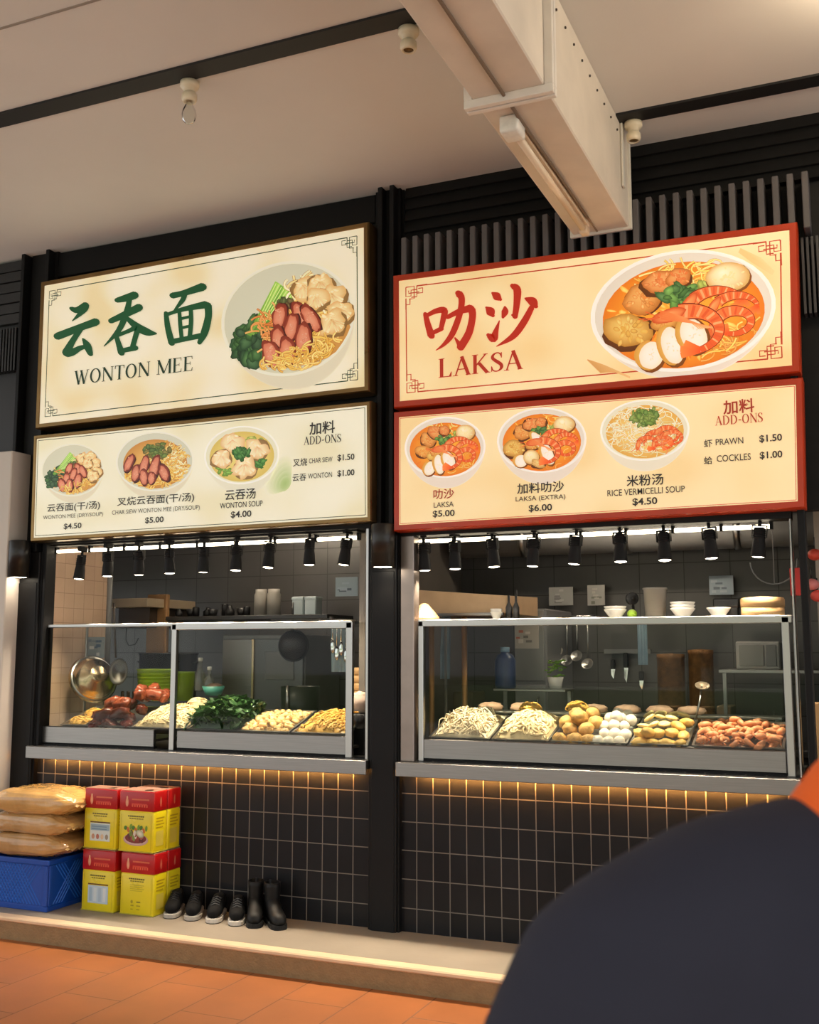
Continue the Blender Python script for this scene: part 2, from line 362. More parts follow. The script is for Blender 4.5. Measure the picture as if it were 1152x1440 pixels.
# columns
def column(name, xa, xb, slot):
    m = MB().box(xa, xb, -.02, .12, .12, 2.25, .004).box(xa-.0, xb+.0, .03, .12, 2.25, CZ)
    m.box(slot[0], slot[0]+.028, -.03, .1, 2.25, CZ, .003).box(slot[1], slot[1]+.028, -.03, .1, 2.25, CZ, .003)
    m.box(xa+.012, xb-.012, -.025, 0, .12, 2.05, .003)
    m.box(xa-.012, xa, -.005, .12, .12, 2.25).box(xb, xb+.012, -.005, .12, .12, 2.25)
    return struct(name, m, M_black)
column('column_1', -2.615, -2.455, (-2.575, -2.50))
column('column_2', -5.22, -4.995, (-5.262, -5.05))
struct('column_3', MB().box(-.345, -.312, -.03, .1, .12, 2.3, .003).box(-.345, -.312, -.03, .1, 2.28, 3.3), M_black)

# kitchens behind the counters
M_back = tiles('kitchen_wall_tile', (84,82,80), (78,76,75), (60,58,57), .3, .2, .003, 'XZ', (9, 0), 0, .3, .1)
M_kwall = tiles('kitchen_side_tile', (205,176,150), (198,168,143), (170,142,120), .1, .1, .002, 'YZ', (9, 0), 0, .35, .1)
M_kdark = mat('kitchen_dark', (62,58,56), .6, var=.15, vscale=2)
struct('wall_back', MB().box(-8.0, 1.2, 1.9, 2.0, .12, 3.0), M_back)
struct('wall_stall_left', MB().box(-5.14, -5.06, .10, .74, 1.0, 2.5), M_kwall)
struct('wall_partition', MB().box(-2.84, -2.80, .30, 1.9, .12, 3.0), mat('partition_panel', (120,112,104), .5, var=.1))
struct('wall_far_left', MB().box(-8.1, -8.0, .1, 2.0, .12, 3.0), M_kdark)
struct('kitchen_ceiling', MB().box(-8.1, 1.2, .16, 2.0, 2.62, 2.7), M_kdark)
struct('kitchen_floor', MB().box(-8.1, 1.2, .12, 2.0, .115, .13), M_kdark)
struct('wall_right_end', MB().box(1.2, 1.3, .1, 2.0, .12, 3.0), M_kdark)
# the open side behind the viewer: lawn, hedge and a pale block across the road
struct('bounce_apron', MB().box(-60, 60, -19, -7.4, -.3, -.08), mat('pale_bounce_apron', (206,202,194), .8, var=.08, vscale=.7))  # pale ground added out of view, bounces daylight up to the ceiling
struct('ground', MB().box(-60, 60, -70, -19, -.3, -.1), mat('lawn_ground', (112,124,84), .9, var=.25, vscale=.8))
t = thing('apartment_block', 'pale block of flats with dark windows across the lawn', 'building', (6, -46, -.1))
MB().box(-16, 30, -50, -44, -.1, 12).build('wall', mat('block_wall', (214,208,198), .8, var=.06), t)
for k in range(14):
    for j in range(4): MB().box(-14.5+k*3.1, -12.9+k*3.1, -44.05, -43.95, 1+j*2.9, 2.5+j*2.9).build('window', mat('block_window', (70,84,96), .15), t)
for i, (tx, ty, lab) in enumerate([(-5, -26, 'round leafy tree on the lawn nearest the flats left end'), (3.5, -22, 'broad leafy tree on the lawn in front of the flats'), (10, -25, 'leafy tree standing alone towards the lawn end')]):
    t = thing('tree', lab, 'tree', (tx, ty, -.1))
    MB().tube([(tx,ty,-.1),(tx+.1,ty,1.5),(tx,ty,3.2)], [.22,.16,.1], 10).build('trunk', mat('bark', (84,66,48), .9), t)
    c = MB()
    for k in range(8): c.blob((tx+RND.uniform(-1.3,1.3), ty+RND.uniform(-1,1), 3.2+RND.uniform(-.5,1.3)), RND.uniform(.9,1.4), 3, .35, 2.5, k+i*9)
    c.build('crown', mat('tree_leaves', (66,104,44), .8, var=.4, vscale=3), t)

# ------------------------------------------------------------------ duct, its lamp, bare bulbs
t = thing('air_duct', 'boxy cream painted metal duct running under the ceiling to the dark wall', 'duct', (-1.25, -2, 3.8))
MB().box(-1.40, -1.10, -1.60, -.075, 3.80, CZ-.001, .006).box(-1.40, -1.10, -6.5, -1.62, 3.80, CZ-.001, .006).build('casing', M_duct, t)
fl = MB()
for (y0, y1) in ((-1.64, -1.615), (-1.605, -1.58)):
    fl.box(-1.435, -1.065, y0, y1, 3.765, 3.80, .002).box(-1.10, -1.065, y0, y1, 3.80, CZ-.002, .002).box(-1.435, -1.40, y0, y1, 3.80, CZ-.002, .002)
fl.build('joint_flange', mat('flange_paint', (226,218,206), .4, var=.08), t)
bo = MB()
for k in range(7): bo.lathe([(0,-.012),(.008,-.012),(.008,0),(0,0)], (0,0,0), 8, M=Matrix.Translation((-1.082, -1.578, 3.83+k*.07)) @ Matrix.Rotation(pi/2,4,'X'))
for k in range(9): bo.lathe([(0,0),(.006,0),(.006,.006),(0,.008)], (0,0,0), 8, M=Matrix.Translation((-1.10, -1.45+k*.14, 4.22)) @ Matrix.Rotation(pi/2,4,'Y'))
bo.build('rivet_line', mat('bolt_dark', (70,62,54), .4, .6), t)
e = MB().box(-1.415, -1.085, -.09, -.07, 3.785, CZ-.002, .003).box(-1.098, -1.085, -.26, -.22, 3.95, CZ-.01, .003)
e.build('end_flange', mat('end_flange_paint', (212,206,192), .45), t)
MB().box(-1.27, -1.262, -6.4, -.1, 3.793, 3.802).build('seam', mat('seam_brown', (150,128,104), .7), t)
t = thing('batten_light', 'unlit fluorescent tube batten fixed under the cream duct', 'lamp', (-1.29, -.8, 3.76))
MB().box(-1.325, -1.275, -1.40, -.22, 3.775, 3.80, .004).build('housing', mat('batten_cream', (222,198,166), .5, var=.08), t)
MB().tube([(-1.30,-1.34,3.755),(-1.30,-.28,3.755)], .017, 14).build('tube', mat('tube_white', (236,214,182), .25), t)
c = MB().box(-1.345, -1.262, -1.47, -1.36, 3.725, 3.80, .012, seg=2)
c.build('end_cap', mat('cap_white', (226,222,210), .4, var=.12, vscale=30), t)
MB().box(-1.325, -1.28, -.26, -.20, 3.735, 3.80, .008).build('end_cap', mat('cap_cream', (214,190,160), .4), t)
MB().tube([(-1.268,-6.2,3.792),(-1.262,-3,3.79),(-1.266,-1.66,3.79),(-1.262,-1.52,3.783),(-1.264,-1.40,3.78),(-1.262,-.9,3.788),(-1.264,-.3,3.79)], .007, 8).build('cable', mat('cable_brown', (118,98,78), .6), t)
M_holder = mat('holder_cream', (226,212,182), .35, var=.08, vscale=20)
def bulb(x, y, lab, withb, lit=0):
    t = thing('ceiling_bulb', lab, 'lamp', (x, y, CZ-.012), 'bare bulb holders on the ceiling')
    MB().lathe([(.046,0),(.046,-.02),(.04,-.03),(.030,-.034),(.028,-.055)], (x,y,CZ-.013), 24).build('base', M_holder, t)
    s_ = MB().lathe([(.027,-.05),(.036,-.062),(.037,-.085),(.031,-.098),(.024,-.099),(.022,-.08)], (x,y,CZ-.013), 24).build('socket', M_holder, t)
    if withb:
        MB().lathe([(.015,-.09),(.017,-.11),(.032,-.14),(.036,-.165),(.030,-.19),(.015,-.205),(0,-.208)], (x,y,CZ-.013), 20).build('glass_bulb', M_glass if not lit else glow('lit_bulb', (255,232,196), lit), s_)
    else:
        MB().lathe([(.0,-.088),(.020,-.089),(.022,-.094)], (x,y,CZ-.013), 16).build('contact', mat('contact_brass', (120,92,48), .35, .8), s_)
bulb(-2.885, -1.47, 'cream bulb holder with clear bulb under the middle of the long black ceiling strip', True)
bulb(-1.755, -1.46, 'empty cream bulb holder at the strip end by the cream duct', False)
bulb(-1.035, -.235, 'empty cream bulb holder in the corner between duct and dark wall', False)
bulb(.18, -1.2, 'lit bulb in a cream holder on the ceiling beyond the duct', True, 260)

# ------------------------------------------------------------------ counters and display cases
def counter(label, xa, xb):
    t = thing('counter_shelf', label, 'counter', ((xa+xb)/2, -.06, .945))
    MB().box(xa, xb, -.06, -.045, .94, 1.015, .003).box(xa, xb, -.045, .12, .968, 1.015).box(xa+.03, xb-.01, .12, .66, .98, 1.015).build('top', M_steel, t)
    MB().box(xa+.12, xb-.1, -.02, -.008, .958, .968).build('led_strip', M_led, t)
    MB().box(xa+.02, xb-.02, -.045, -.006, .944, .947).build('added_light_shield', M_steel, t)  # hidden plate added below the strip, turns its light back onto the tiles
    return t
counter('long brushed steel counter shelf under the wonton noodle display', X(36,1050,-.06), X(514,1068,-.06))
counter('long brushed steel counter shelf under the laksa display', X(556,1075,-.06), X(1117,1098,-.06)+.03)

def case(label, xs, name='display_case'):
    """xs: left, right, then the lower front panels and posts"""
    t = thing(name, label, 'display case', ((xs['l']+xs['r'])/2, .05, 1.015))
    zt = 1.772; yf = .05; yb = .45
    for (a, b) in xs['base']:
        bp = MB().box(a, b, yf-.012, yf+.02, 1.03, 1.135, .004).box(a+.01, b-.01, yf+.02, yb, 1.06, 1.075).build('base_panel', M_steel, t)
        MB().box(a, b, yf-.004, yf+.03, 1.015, 1.03).build('kick_strip', M_blackm, bp)
    for (a, b) in xs['post']: MB().box(a, b, yf-.02, yf+.012, 1.015, zt, .003).build('post', M_steel2, t)
    for (a, b) in xs['pane']: MB().box(a, b, yf, yf+.004, 1.135, zt-.01).build('glass_pane', M_glass, t)
    for (a, b, dz) in xs['rail']: MB().box(a, b, yf-.02, yf+.02, zt-dz, zt+.008, .003).build('top_rail', M_steel2, t)
    MB().box(xs['l'], xs['r'], yf+.02, .44, zt-.002, zt+.006).build('glass_shelf', M_glass, t)
    for x in (xs['l'], xs['r']-.012): MB().box(x, x+.012, .42, .44, 1.015, zt, .002).build('rear_post', M_steel2, t)
    return t
y5 = .05
case('glass food case of the wonton noodle stall on its steel counter', dict(l=-4.97, r=-2.80, base=[(X(58,1030,y5), X(217,1040,y5)), (X(250,1040,y5), X(491,1040,y5))],
     post=[(X(242,960,y5), X(248.5,960,y5)), (X(488,960,y5), X(497,960,y5))], pane=[(-4.965, X(242,960,y5)), (X(248.5,960,y5), X(488,960,y5))], rail=[(-4.95, X(243,875,y5), .012), (X(243,875,y5), X(497,875,y5), .035)]))
case('glass food case of the laksa stall on its steel counter', dict(l=X(590,960,y5), r=X(1114,960,y5), base=[(X(590,1040,y5), X(1106,1055,y5))],
     post=[(X(590,960,y5), X(597,960,y5)), (X(1103,960,y5), X(1114,960,y5))], pane=[(X(597,960,y5), X(1103,960,y5))], rail=[(X(590,870,y5), X(1114,870,y5), .03)]))
MB_ = MB().box(X(602,985,.3), X(1100,985,.3), .30, .304, 1.13, 1.42)
tag(MB_.build('glass_screen', M_glass), 'low inner glass screen behind the laksa trays', 'glass screen')
# frames of the two openings
def opening(n, xa, xb, wl, wr, ml, mr, zt):
    struct('window_%d_jamb_left' % n, MB().box(xa, xa+wl, 0, .08, 1.015, zt, .004), ml); struct('window_%d_jamb_right' % n, MB().box(xb-wr, xb, 0, .08, 1.015, zt, .004), mr)
    struct('window_%d_head' % n, MB().box(xa, xb, .0, .12, zt, zt+.1), M_blackm)
opening(1, -4.995, -2.625, .035, .03, M_black, M_steel2, 2.30)
opening(2, -2.44, -.375, .08, .012, mat('jamb_steel', (150,138,130), .35, .8, var=.15), M_steel2, 2.245)
struct('trim_10', MB().box(-2.635, -2.625, -.005, .1, 1.015, 2.3), M_black)

# ------------------------------------------------------------------ spotlights
def spot_proto():
    t = thing('track_spotlight', '-', 'spotlight', (0,0,0))
    MB().box(-.016, .016, -.03, .03, .118, .15, .004).tube([(0,0,.12),(0,0,.09)], .009, 8).build('track_adapter', M_blackm, t)
    MB().box(-.037, -.033, -.012, .012, .035, .095).box(.033, .037, -.012, .012, .035, .095).box(-.037, .037, -.012, .012, .091, .095).build('yoke', M_blackm, t)
    b = MB().lathe([(.0,.086),(.024,.084),(.028,.078),(.029,.02),(.032,.0),(.036,-.055),(.036,-.062),(.031,-.062),(.030,-.052),(.0,-.05)], (0,0,0), 24)
    for k in range(4): b.lathe([(.0285,.03+k*.011),(.031,.032+k*.011),(.031,.036+k*.011),(.0285,.038+k*.011)], (0,0,0), 24)
    b = b.build('body', M_blackm, t)
    MB().lathe([(.0,-.066),(.018,-.0645),(.0305,-.0605),(.0305,-.055)], (0,0,0), 20).build('lens', M_lens, b)
    ld = bpy.data.lights.new('spot_beam', 'SPOT'); ld.energy = 31; ld.color = (1.0, .84, .64); ld.spot_size = radians(95); ld.spot_blend = .7; ld.shadow_soft_size = .03
    lo = bpy.data.objects.new('spot_beam', ld); COL.objects.link(lo); lo.location = (0,0,-.075); lo.parent = t
    return t
sp = spot_proto(); sp['group'] = 'spotlights over the food cases'
first = True
for side, pts in (('wonton noodle', [(112,815),(151,811),(195,809),(238,807),(286,805),(332,803),(378,799),(435,795),(485,795)]), ('laksa', [(597,803),(640,801),(694,798),(750,797),(809,794),(873,791),(935,789),(1000,786),(1068,784)])):
    for i, (a, b) in enumerate(pts):
        o = sp if first else copy_tree(sp); first = False
        q = P(a, b, .06); o.location = (q.x, .06, q.z+.064)
        o.rotation_euler = (radians(RND.uniform(-6,2)), radians(RND.uniform(-5,5)), radians(RND.uniform(-40,40)))
        o['label'] = 'black spotlight, %s from the left in the row over the %s case' % (ORD[i], side)
for side, x0, x1, z in (('wonton noodle', X(80,775,.12), X(505,755,.12), 2.262), ('laksa', X(583,767,.12), X(1085,740,.12), 2.222)):
    t = thing('light_rail', 'glowing light rail behind the spotlights over the %s case' % side, 'lamp', ((x0+x1)/2, .12, z))
    MB().box(x0-.03, x1+.03, .04, .15, z+.028, z+.06, .004).build('housing', M_blackm, t)
    MB().tube([(x0,.12,z),(x1,.12,z)], .011, 12).build('tube', M_rail, t)
    n = 8
    c = MB()
    for k in range(n+1): c.box(x0+(x1-x0)*k/n-.008, x0+(x1-x0)*k/n+.008, .105, .135, z-.014, z+.03)
    c.build('clip', M_blackm, t)
# column lights
def column_light(x, lab, z=2.065, e=3.5):
    t = thing('wall_light', lab, 'lamp', (x, -.09, z), 'black downlights on the columns')
    s_ = MB().lathe([(.064,.004),(.066,0),(.066,.235),(.06,.24),(0,.24)], (x,-.092,z), 28).lathe([(.064,.004),(.05,.012),(0,.012)], (x,-.092,z), 28).build('shade', mat('lamp_black', (26,24,23), .35), t)
    MB().box(x-.03, x+.03, -.03, -.018, z+.05, z+.19, .003).build('bracket', M_blackm, t)
    MB().lathe([(0,.0),(.05,.002),(.05,.008),(0,.01)], (x,-.092,z), 20).build('lens', M_lens, s_)
    ld = bpy.data.lights.new('lamp_beam', 'SPOT'); ld.energy = e; ld.color = (1, .80, .58); ld.spot_size = radians(110); ld.spot_blend = .8; ld.shadow_soft_size = .04
    lo = bpy.data.objects.new('lamp_beam', ld); COL.objects.link(lo); lo.parent = t; lo.location = (0, -.01, -.02)
column_light(-2.505, 'black cylinder downlight on the middle black column')
column_light(-5.10, 'black cylinder downlight on the black column beside the white wall panel', 2.08, 1.0)
# unseen tube lamps, added to brighten the two kitchens
def kitchen_fill_lamp(x, lab, e):
    t = thing('added_kitchen_lamp', lab, 'lamp', (x, 1.0, 2.58), 'added kitchen fill lamps')
    MB().box(x-.6, x+.6, .97, 1.03, 2.585, 2.62, .004).build('housing', M_white, t)
    MB().tube([(x-.56,1.0,2.57),(x+.56,1.0,2.57)], .014, 10).build('tube', glow('kitchen_fill_tube', (255,236,210), e), t)
kitchen_fill_lamp(-4.0, 'unseen tube lamp added to brighten the wonton noodle kitchen', 56)
kitchen_fill_lamp(-1.4, 'unseen tube lamp added to brighten the laksa kitchen', 56)

# ------------------------------------------------------------------ signs
YS = -.10
def sign(name, label, q, frame_m, edge, face_col, bw, tint2=None):
    """lightbox with corners q (left-top, right-top, right-bottom, left-bottom pixels) at depth YS"""
    c = [P(a, b, YS) for a, b in q]; ctr = sum(c, Vector())/4
    t = thing(name, label, 'sign', (ctr.x, 0, ctr.z))
    rings = []
    for y, s in ((.02, 0), (YS+.012, 0), (YS, .006), (YS, bw), (YS+.006, bw+.004)):
        r = []
        for p in c: r.append(Vector((p.x-math.copysign(s, p.x-ctr.x), y, p.z-math.copysign(s, p.z-ctr.z))))
        rings.append(r)
    MB().loft(rings, caps=False, smooth=False).build('frame', frame_m, t)
    MB().loft([[Vector((p.x-math.copysign(.02,p.x-ctr.x), .03, p.z)) for p in c], [Vector((p.x-math.copysign(.02,p.x-ctr.x), .02, p.z)) for p in c]], smooth=False).build('back_plate', M_blackm, t)
    a = Art(YS+.0055)
    # face with soft paper tone
    f = [Vector((p.x-math.copysign(bw+.002, p.x-ctr.x), YS+.0055, p.z-math.copysign(bw+.002, p.z-ctr.z))) for p in c]
    nx, nz = 48, 20; vs = []; cols = []
    for j in range(nz+1):
        for i in range(nx+1):
            u, v = i/nx, j/nz; p = (f[0]*(1-u)+f[1]*u)*(1-v)+(f[3]*(1-u)+f[2]*u)*v; vs.append(p)
            k = max(0, min(1, .5+1.1*noise.noise(Vector((p.x*3.2, p.z*4.2, face_col[0])))))**2; e = tint2 or face_col
            cols.append(tuple(face_col[q_]*(1-k)+e[q_]*k for q_ in range(3)))
    a.mb.add(vs, [(j*(nx+1)+i, j*(nx+1)+i+1, (j+1)*(nx+1)+i+1, (j+1)*(nx+1)+i) for j in range(nz) for i in range(nx)]); a.mb.c += [lin(k)+(1,) for k in cols]
    a.build('face', M_print, t)
    return t, c, f
def fret(a, f, inset, col, th=.006, knots=True, s=.10):
    """thin border line with square knot corners; metres in from the face corners"""
    keep = a.mapf; y = f[0].y
    a.mapf = lambda u, v: Vector((u, y, v))
    ctr = sum(f, Vector())/4
    cs = [Vector((p.x-math.copysign(inset, p.x-ctr.x), y, p.z-math.copysign(inset, p.z-ctr.z))) for p in f]
    for i in range(4):
        p, q = cs[i], cs[(i+1)%4]; d = (q-p).normalized(); g = s*.62 if knots else 0
        a.stroke([((p+d*g).x, (p+d*g).z), ((q-d*g).x, (q-d*g).z)], th, col, sub=1)
    if knots:
        u = s/5
        L = [[(0,0),(0,2.6),(1.5,2.6),(1.5,1),(3.1,1)], [(0,0),(2.4,0),(2.4,3.4),(1,3.4)], [(0,3.4),(0,4.9),(1.2,4.9),(1.2,3.4)], [(3.2,0),(3.2,2.1),(4.9,2.1),(4.9,.8),(3.6,.8)], [(.8,1),(.8,1.8),(3.9,1.8)], [(1.6,3),(3.2,3),(3.2,2.1)], [(0,3.1),(0,6.2)], [(3.1,0),(6.2,0)]]
        for p in cs:
            sx = -math.copysign(1, p.x-ctr.x); sz = -math.copysign(1, p.z-ctr.z)
            for l in L: a.stroke([(p.x+sx*q[0]*u, p.z+sz*q[1]*u) for q in l], th*.95, col, sub=1)
    a.mapf = keep
class TF:
    def __init__(s, x0, y0, k): s.x0, s.y0, s.k = x0, y0, k
    def __call__(s, x, y): return (s.x0+x*s.k, s.y0+y*s.k)
def mixc(a, b, t): return tuple(a[i]*(1-t)+b[i]*t for i in range(3))
def jit(c, r, d=14): k = r.uniform(-d, d); return tuple(max(0, min(255, q+k)) for q in c)

# ---- pictures of bowls. every shape is given in bowl units: (u,v) with the rim ellipse at radius 1
class Bowl:
    def __init__(s, a, cx, cy, rx, ry, rot, seed, rim, side, inner, drop=.42):
        s.a, s.cx, s.cy, s.rx, s.ry, s.rot, s.r = a, cx, cy, rx, ry, rot, random.Random(seed); s.seed = seed
        # bowl side below the rim
        pts = []
        for i in range(25):
            an = pi*i/24; wv = sin(an)
            pts.append(s.m(cos(an)*(1-.10*wv), sin(an)*(1+0*wv)+drop*wv**.7))
        tops = [s.m(cos(pi-pi*i/12), .0) for i in range(13)]
        a.ell(*s.m(.12,.55), rx*.98, ry*.95, rot, mixc(side,(120,100,70),.25), inner and mixc(rim,side,.9), 28) if False else None
        s.pp(pts, mixc(side, rim, .25))
        s.pp([(p[0]*.985+s.cx*.015, p[1]*.985+s.cy*.015) for p in pts], side)
        a.ell(cx, cy, rx, ry, rot, mixc(rim, inner, .3), rim, 40)
        a.ell(*s.m(.0,-.0), rx*.955, ry*.95, rot, inner, mixc(inner, (170,166,140), .16), 40, off=(.35,.4))
    def pp(s, pts, col): s.a.poly(pts, col)
    def m(s, u, v):
        x, y = u*s.rx, v*s.ry; return (s.cx+x*cos(s.rot)-y*sin(s.rot), s.cy+x*sin(s.rot)+y*cos(s.rot))
    def k(s): return (s.rx+s.ry)/2
    def soup(s, ci, co, sc_=.84, dv=.04): s.a.ell(*s.m(0, dv), s.rx*sc_, s.ry*sc_, s.rot, ci, co, 40)
    def blob(s, u, v, ru, rv, rot, ci, co, nz=.18, off=(-.15,-.25), n=16): s.a.ell(*s.m(u, v), ru*s.rx, rv*s.ry, rot+s.rot, ci, co, n, nz, s.r.random()*50, off)
    def noodles(s, u, v, ru, rv, n, cols, w=.028, curl=.12):
        r = s.r
        for i in range(n):
            a = r.uniform(0, 2*pi); d = math.sqrt(r.random()); cu, cv = u+cos(a)*d*ru, v+sin(a)*d*rv
            an = r.uniform(0, 2*pi); sw = r.uniform(-3, 3); pts = []; far = 0
            for k in range(5):
                q = an+sw*k/4; pts.append(s.m(cu, cv)); far = max(far, cu*cu+(cv-.03)**2); cu += cos(q)*curl*.6; cv += sin(q)*curl*.6
            if far > .84: continue
            c = jit(r.choice(cols), r, 16)
            s.a.stroke(pts, w*s.k()*1.5, mixc(c, (90,50,10), .45), sub=2); s.a.stroke(pts, w*s.k(), c, mixc(c,(255,245,200),.25), sub=2)
    def leaves(s, u, v, ru, rv, n, cols, size=.13):
        r = s.r
        for i in range(n):
            a = r.uniform(0, 2*pi); d = math.sqrt(r.random()); c = jit(r.choice(cols), r, 14)
            s.blob(u+cos(a)*d*ru, v+sin(a)*d*rv, size*r.uniform(.5,1), size*r.uniform(.35,.8), r.uniform(0,3), mixc(c,(200,230,150),.28), mixc(c,(5,20,5),.35), .4)
    def slice(s, u, v, ru, rv, rot, dark, mid, lite):
        s.blob(u+.012, v+.025, ru*1.04, rv*1.03, rot, mixc(dark,(20,5,0),.4), mixc(dark,(20,5,0),.5), .25, n=22)
        s.blob(u, v, ru, rv, rot, mixc(mid,dark,.3), dark, .28, (0,0), 22); s.blob(u-.008, v+.015, ru*.74, rv*.84, rot, lite, mixc(lite,mid,.75), .3, (.1,.1), 22)
        for k in range(12):
            a = s.r.uniform(0,6.3); d = s.r.random()*.75; s.blob(u+cos(a)*d*ru*.7, v+sin(a)*d*rv*.8, ru*.16, rv*.07, rot+s.r.uniform(-.3,.3), mixc(lite,(240,200,170),s.r.random()*.5), mixc(mid,lite,s.r.random()), .3, n=8)
        for k in range(0):
            q = s.r.uniform(-.6,.6); x0, y0 = s.m(u+q*ru*.5*cos(rot)-.0, v+q*rv*.8); s.a.ell(x0, y0, ru*s.rx*.25, rv*s.ry*.06, rot+.5, mixc(lite,(255,235,220),.35), lite, 8)
    def wonton(s, u, v, ru, col=(236,206,142)):
        r = s.r; s.blob(u+.01, v+.03, ru*1.08, ru*1.15, 0, mixc(col,(110,70,20),.6), mixc(col,(90,50,10),.7), .25)
        s.blob(u, v, ru, ru*1.1, r.uniform(-.4,.4), mixc(col,(255,250,225),.35), mixc(col,(180,120,50),.45), .5, n=22)
        for k in range(16):
            a = -pi/2+r.uniform(-1.2,1.2); p0 = s.m(u+r.uniform(-.02,.02), v-ru*.35); p1 = s.m(u+cos(a+pi)*ru*.9, v+abs(sin(a))*ru*.85)
            s.a.stroke([p0, ((p0[0]+p1[0])/2+r.uniform(-1,1)*s.k()*.02, (p0[1]+p1[1])/2), p1], ru*r.uniform(.05,.12)*s.k(), mixc(col,(160,104,40),r.uniform(.1,.6)), mixc(col,(255,250,225),r.uniform(.2,.7)), sub=3)
        for k in range(5): s.blob(u+r.uniform(-.5,.5)*ru, v-ru*r.uniform(.3,.8), ru*.26, ru*.14, r.uniform(-.9,.9), mixc(col,(255,250,225),.6), mixc(col,(200,150,80),.3), .6)
    def prawn(s, u, v, R, a0, a1, w, flip=1):
        r = s.r; n = 15; pts = []
        for i in range(n):
            a = a0+(a1-a0)*i/(n-1); t = i/(n-1); pts.append((u+R*cos(a), v+R*sin(a), t))
        for lay in (1.16, 1.0):
            q = [s.m(p[0], p[1])+((w*(1-.62*p[2])*lay)*s.k(),) for p in pts]
            s.a.stroke(q, 1, (120,32,6) if lay > 1.1 else (236,120,62), (120,32,6) if lay > 1.1 else (222,84,34), sub=2)
        for i in range(1, n-1):
            p = pts[i]; x, y = s.m(p[0], p[1]); a = a0+(a1-a0)*i/(n-1); ww = w*(1-.62*p[2])*s.k()
            s.a.stroke([(x-cos(a)*ww*.42, y-sin(a)*ww*.42), (x+cos(a)*ww*.42, y+sin(a)*ww*.42)], ww*.22, (244,160,104) if i%2 else (212,86,40), sub=1)
        x, y, t = pts[-1]; d = a1+flip*.6
        for k in (-.5, 0, .5): s.a.stroke([s.m(x,y), s.m(x+cos(d+pi/2*flip+k)*w*1.1, y+sin(d+pi/2*flip+k)*w*1.1)], w*.4*s.k(), (230,80,30), (250,130,60), sub=1)
        x, y, t = pts[0]; d = a0-flip*pi/2
        s.blob(x+cos(d)*w*.6, y+sin(d)*w*.6, w*.95, w*.58, d, (246,160,96), (196,70,24), .15)
        for k in range(4): s.a.stroke([s.m(x+cos(d)*w*1.1, y+sin(d)*w*1.1), s.m(x+cos(d+r.uniform(-.5,.5))*w*2.3, y+sin(d+r.uniform(-.5,.5))*w*2.3)], .012*s.k(), (214,96,44), sub=1)
    def puff(s, u, v, ru, rv, col=(222,168,72)):
        s.blob(u+.01, v+.03, ru*1.06, rv*1.08, 0, (110,60,12), (90,44,8), .2)
        s.blob(u, v, ru, rv, s.r.uniform(-.5,.5), mixc(col,(255,236,160),.45), mixc(col,(150,84,20),.55), .3)
        for k in range(26):
            a = s.r.uniform(0,6.3); d = s.r.random()*.8; s.blob(u+cos(a)*d*ru, v+sin(a)*d*rv, ru*.16, rv*.13, a, mixc(col,(255,240,170),s.r.random()*.6), mixc(col,(140,80,20),s.r.random()*.5), .3, n=8)
    def ball(s, u, v, ru, rv):
        s.blob(u+.01, v+.03, ru*1.05, rv*1.06, 0, (150,90,30), (130,70,20), .05); s.blob(u, v, ru, rv, 0, (250,238,200), (206,160,88), .05, (-.25,-.35), 24)
        for k in range(30):
            a = s.r.uniform(0,6.3); d = s.r.random()*.8; s.blob(u+cos(a)*d*ru, v+sin(a)*d*rv, ru*.09, rv*.07, a, (232,206,150), (240,216,160), .3, n=7)
    def fishcake(s, u, v, ru, rv, rot):
        s.blob(u+.015, v+.03, ru*1.08, rv*1.05, rot, (140,80,20), (120,64,14), .05); s.blob(u-.012, v, ru*1.02, rv, rot, (226,176,92), (206,146,60), .05)
        s.blob(u+.02, v+.01, ru*.86, rv*.93, rot, (246,236,222), (232,214,190), .06, (0,0), 22)
        for k in range(9):
            a = s.r.uniform(0,6.3); d = s.r.random()*.7; s.blob(u+.02+cos(a)*d*ru*.7, v+sin(a)*d*rv*.7, ru*.12, rv*.05, a, (216,196,176), (236,222,206), .3, n=7)
YEL = [(238,190,84),(246,206,112),(224,166,60)]; PALE = [(240,220,160),(250,236,190),(228,200,130)]
DKG = [(26,66,34),(18,50,30),(40,86,38)]; MEAT = ((122,40,22), (190,92,62), (222,150,118))
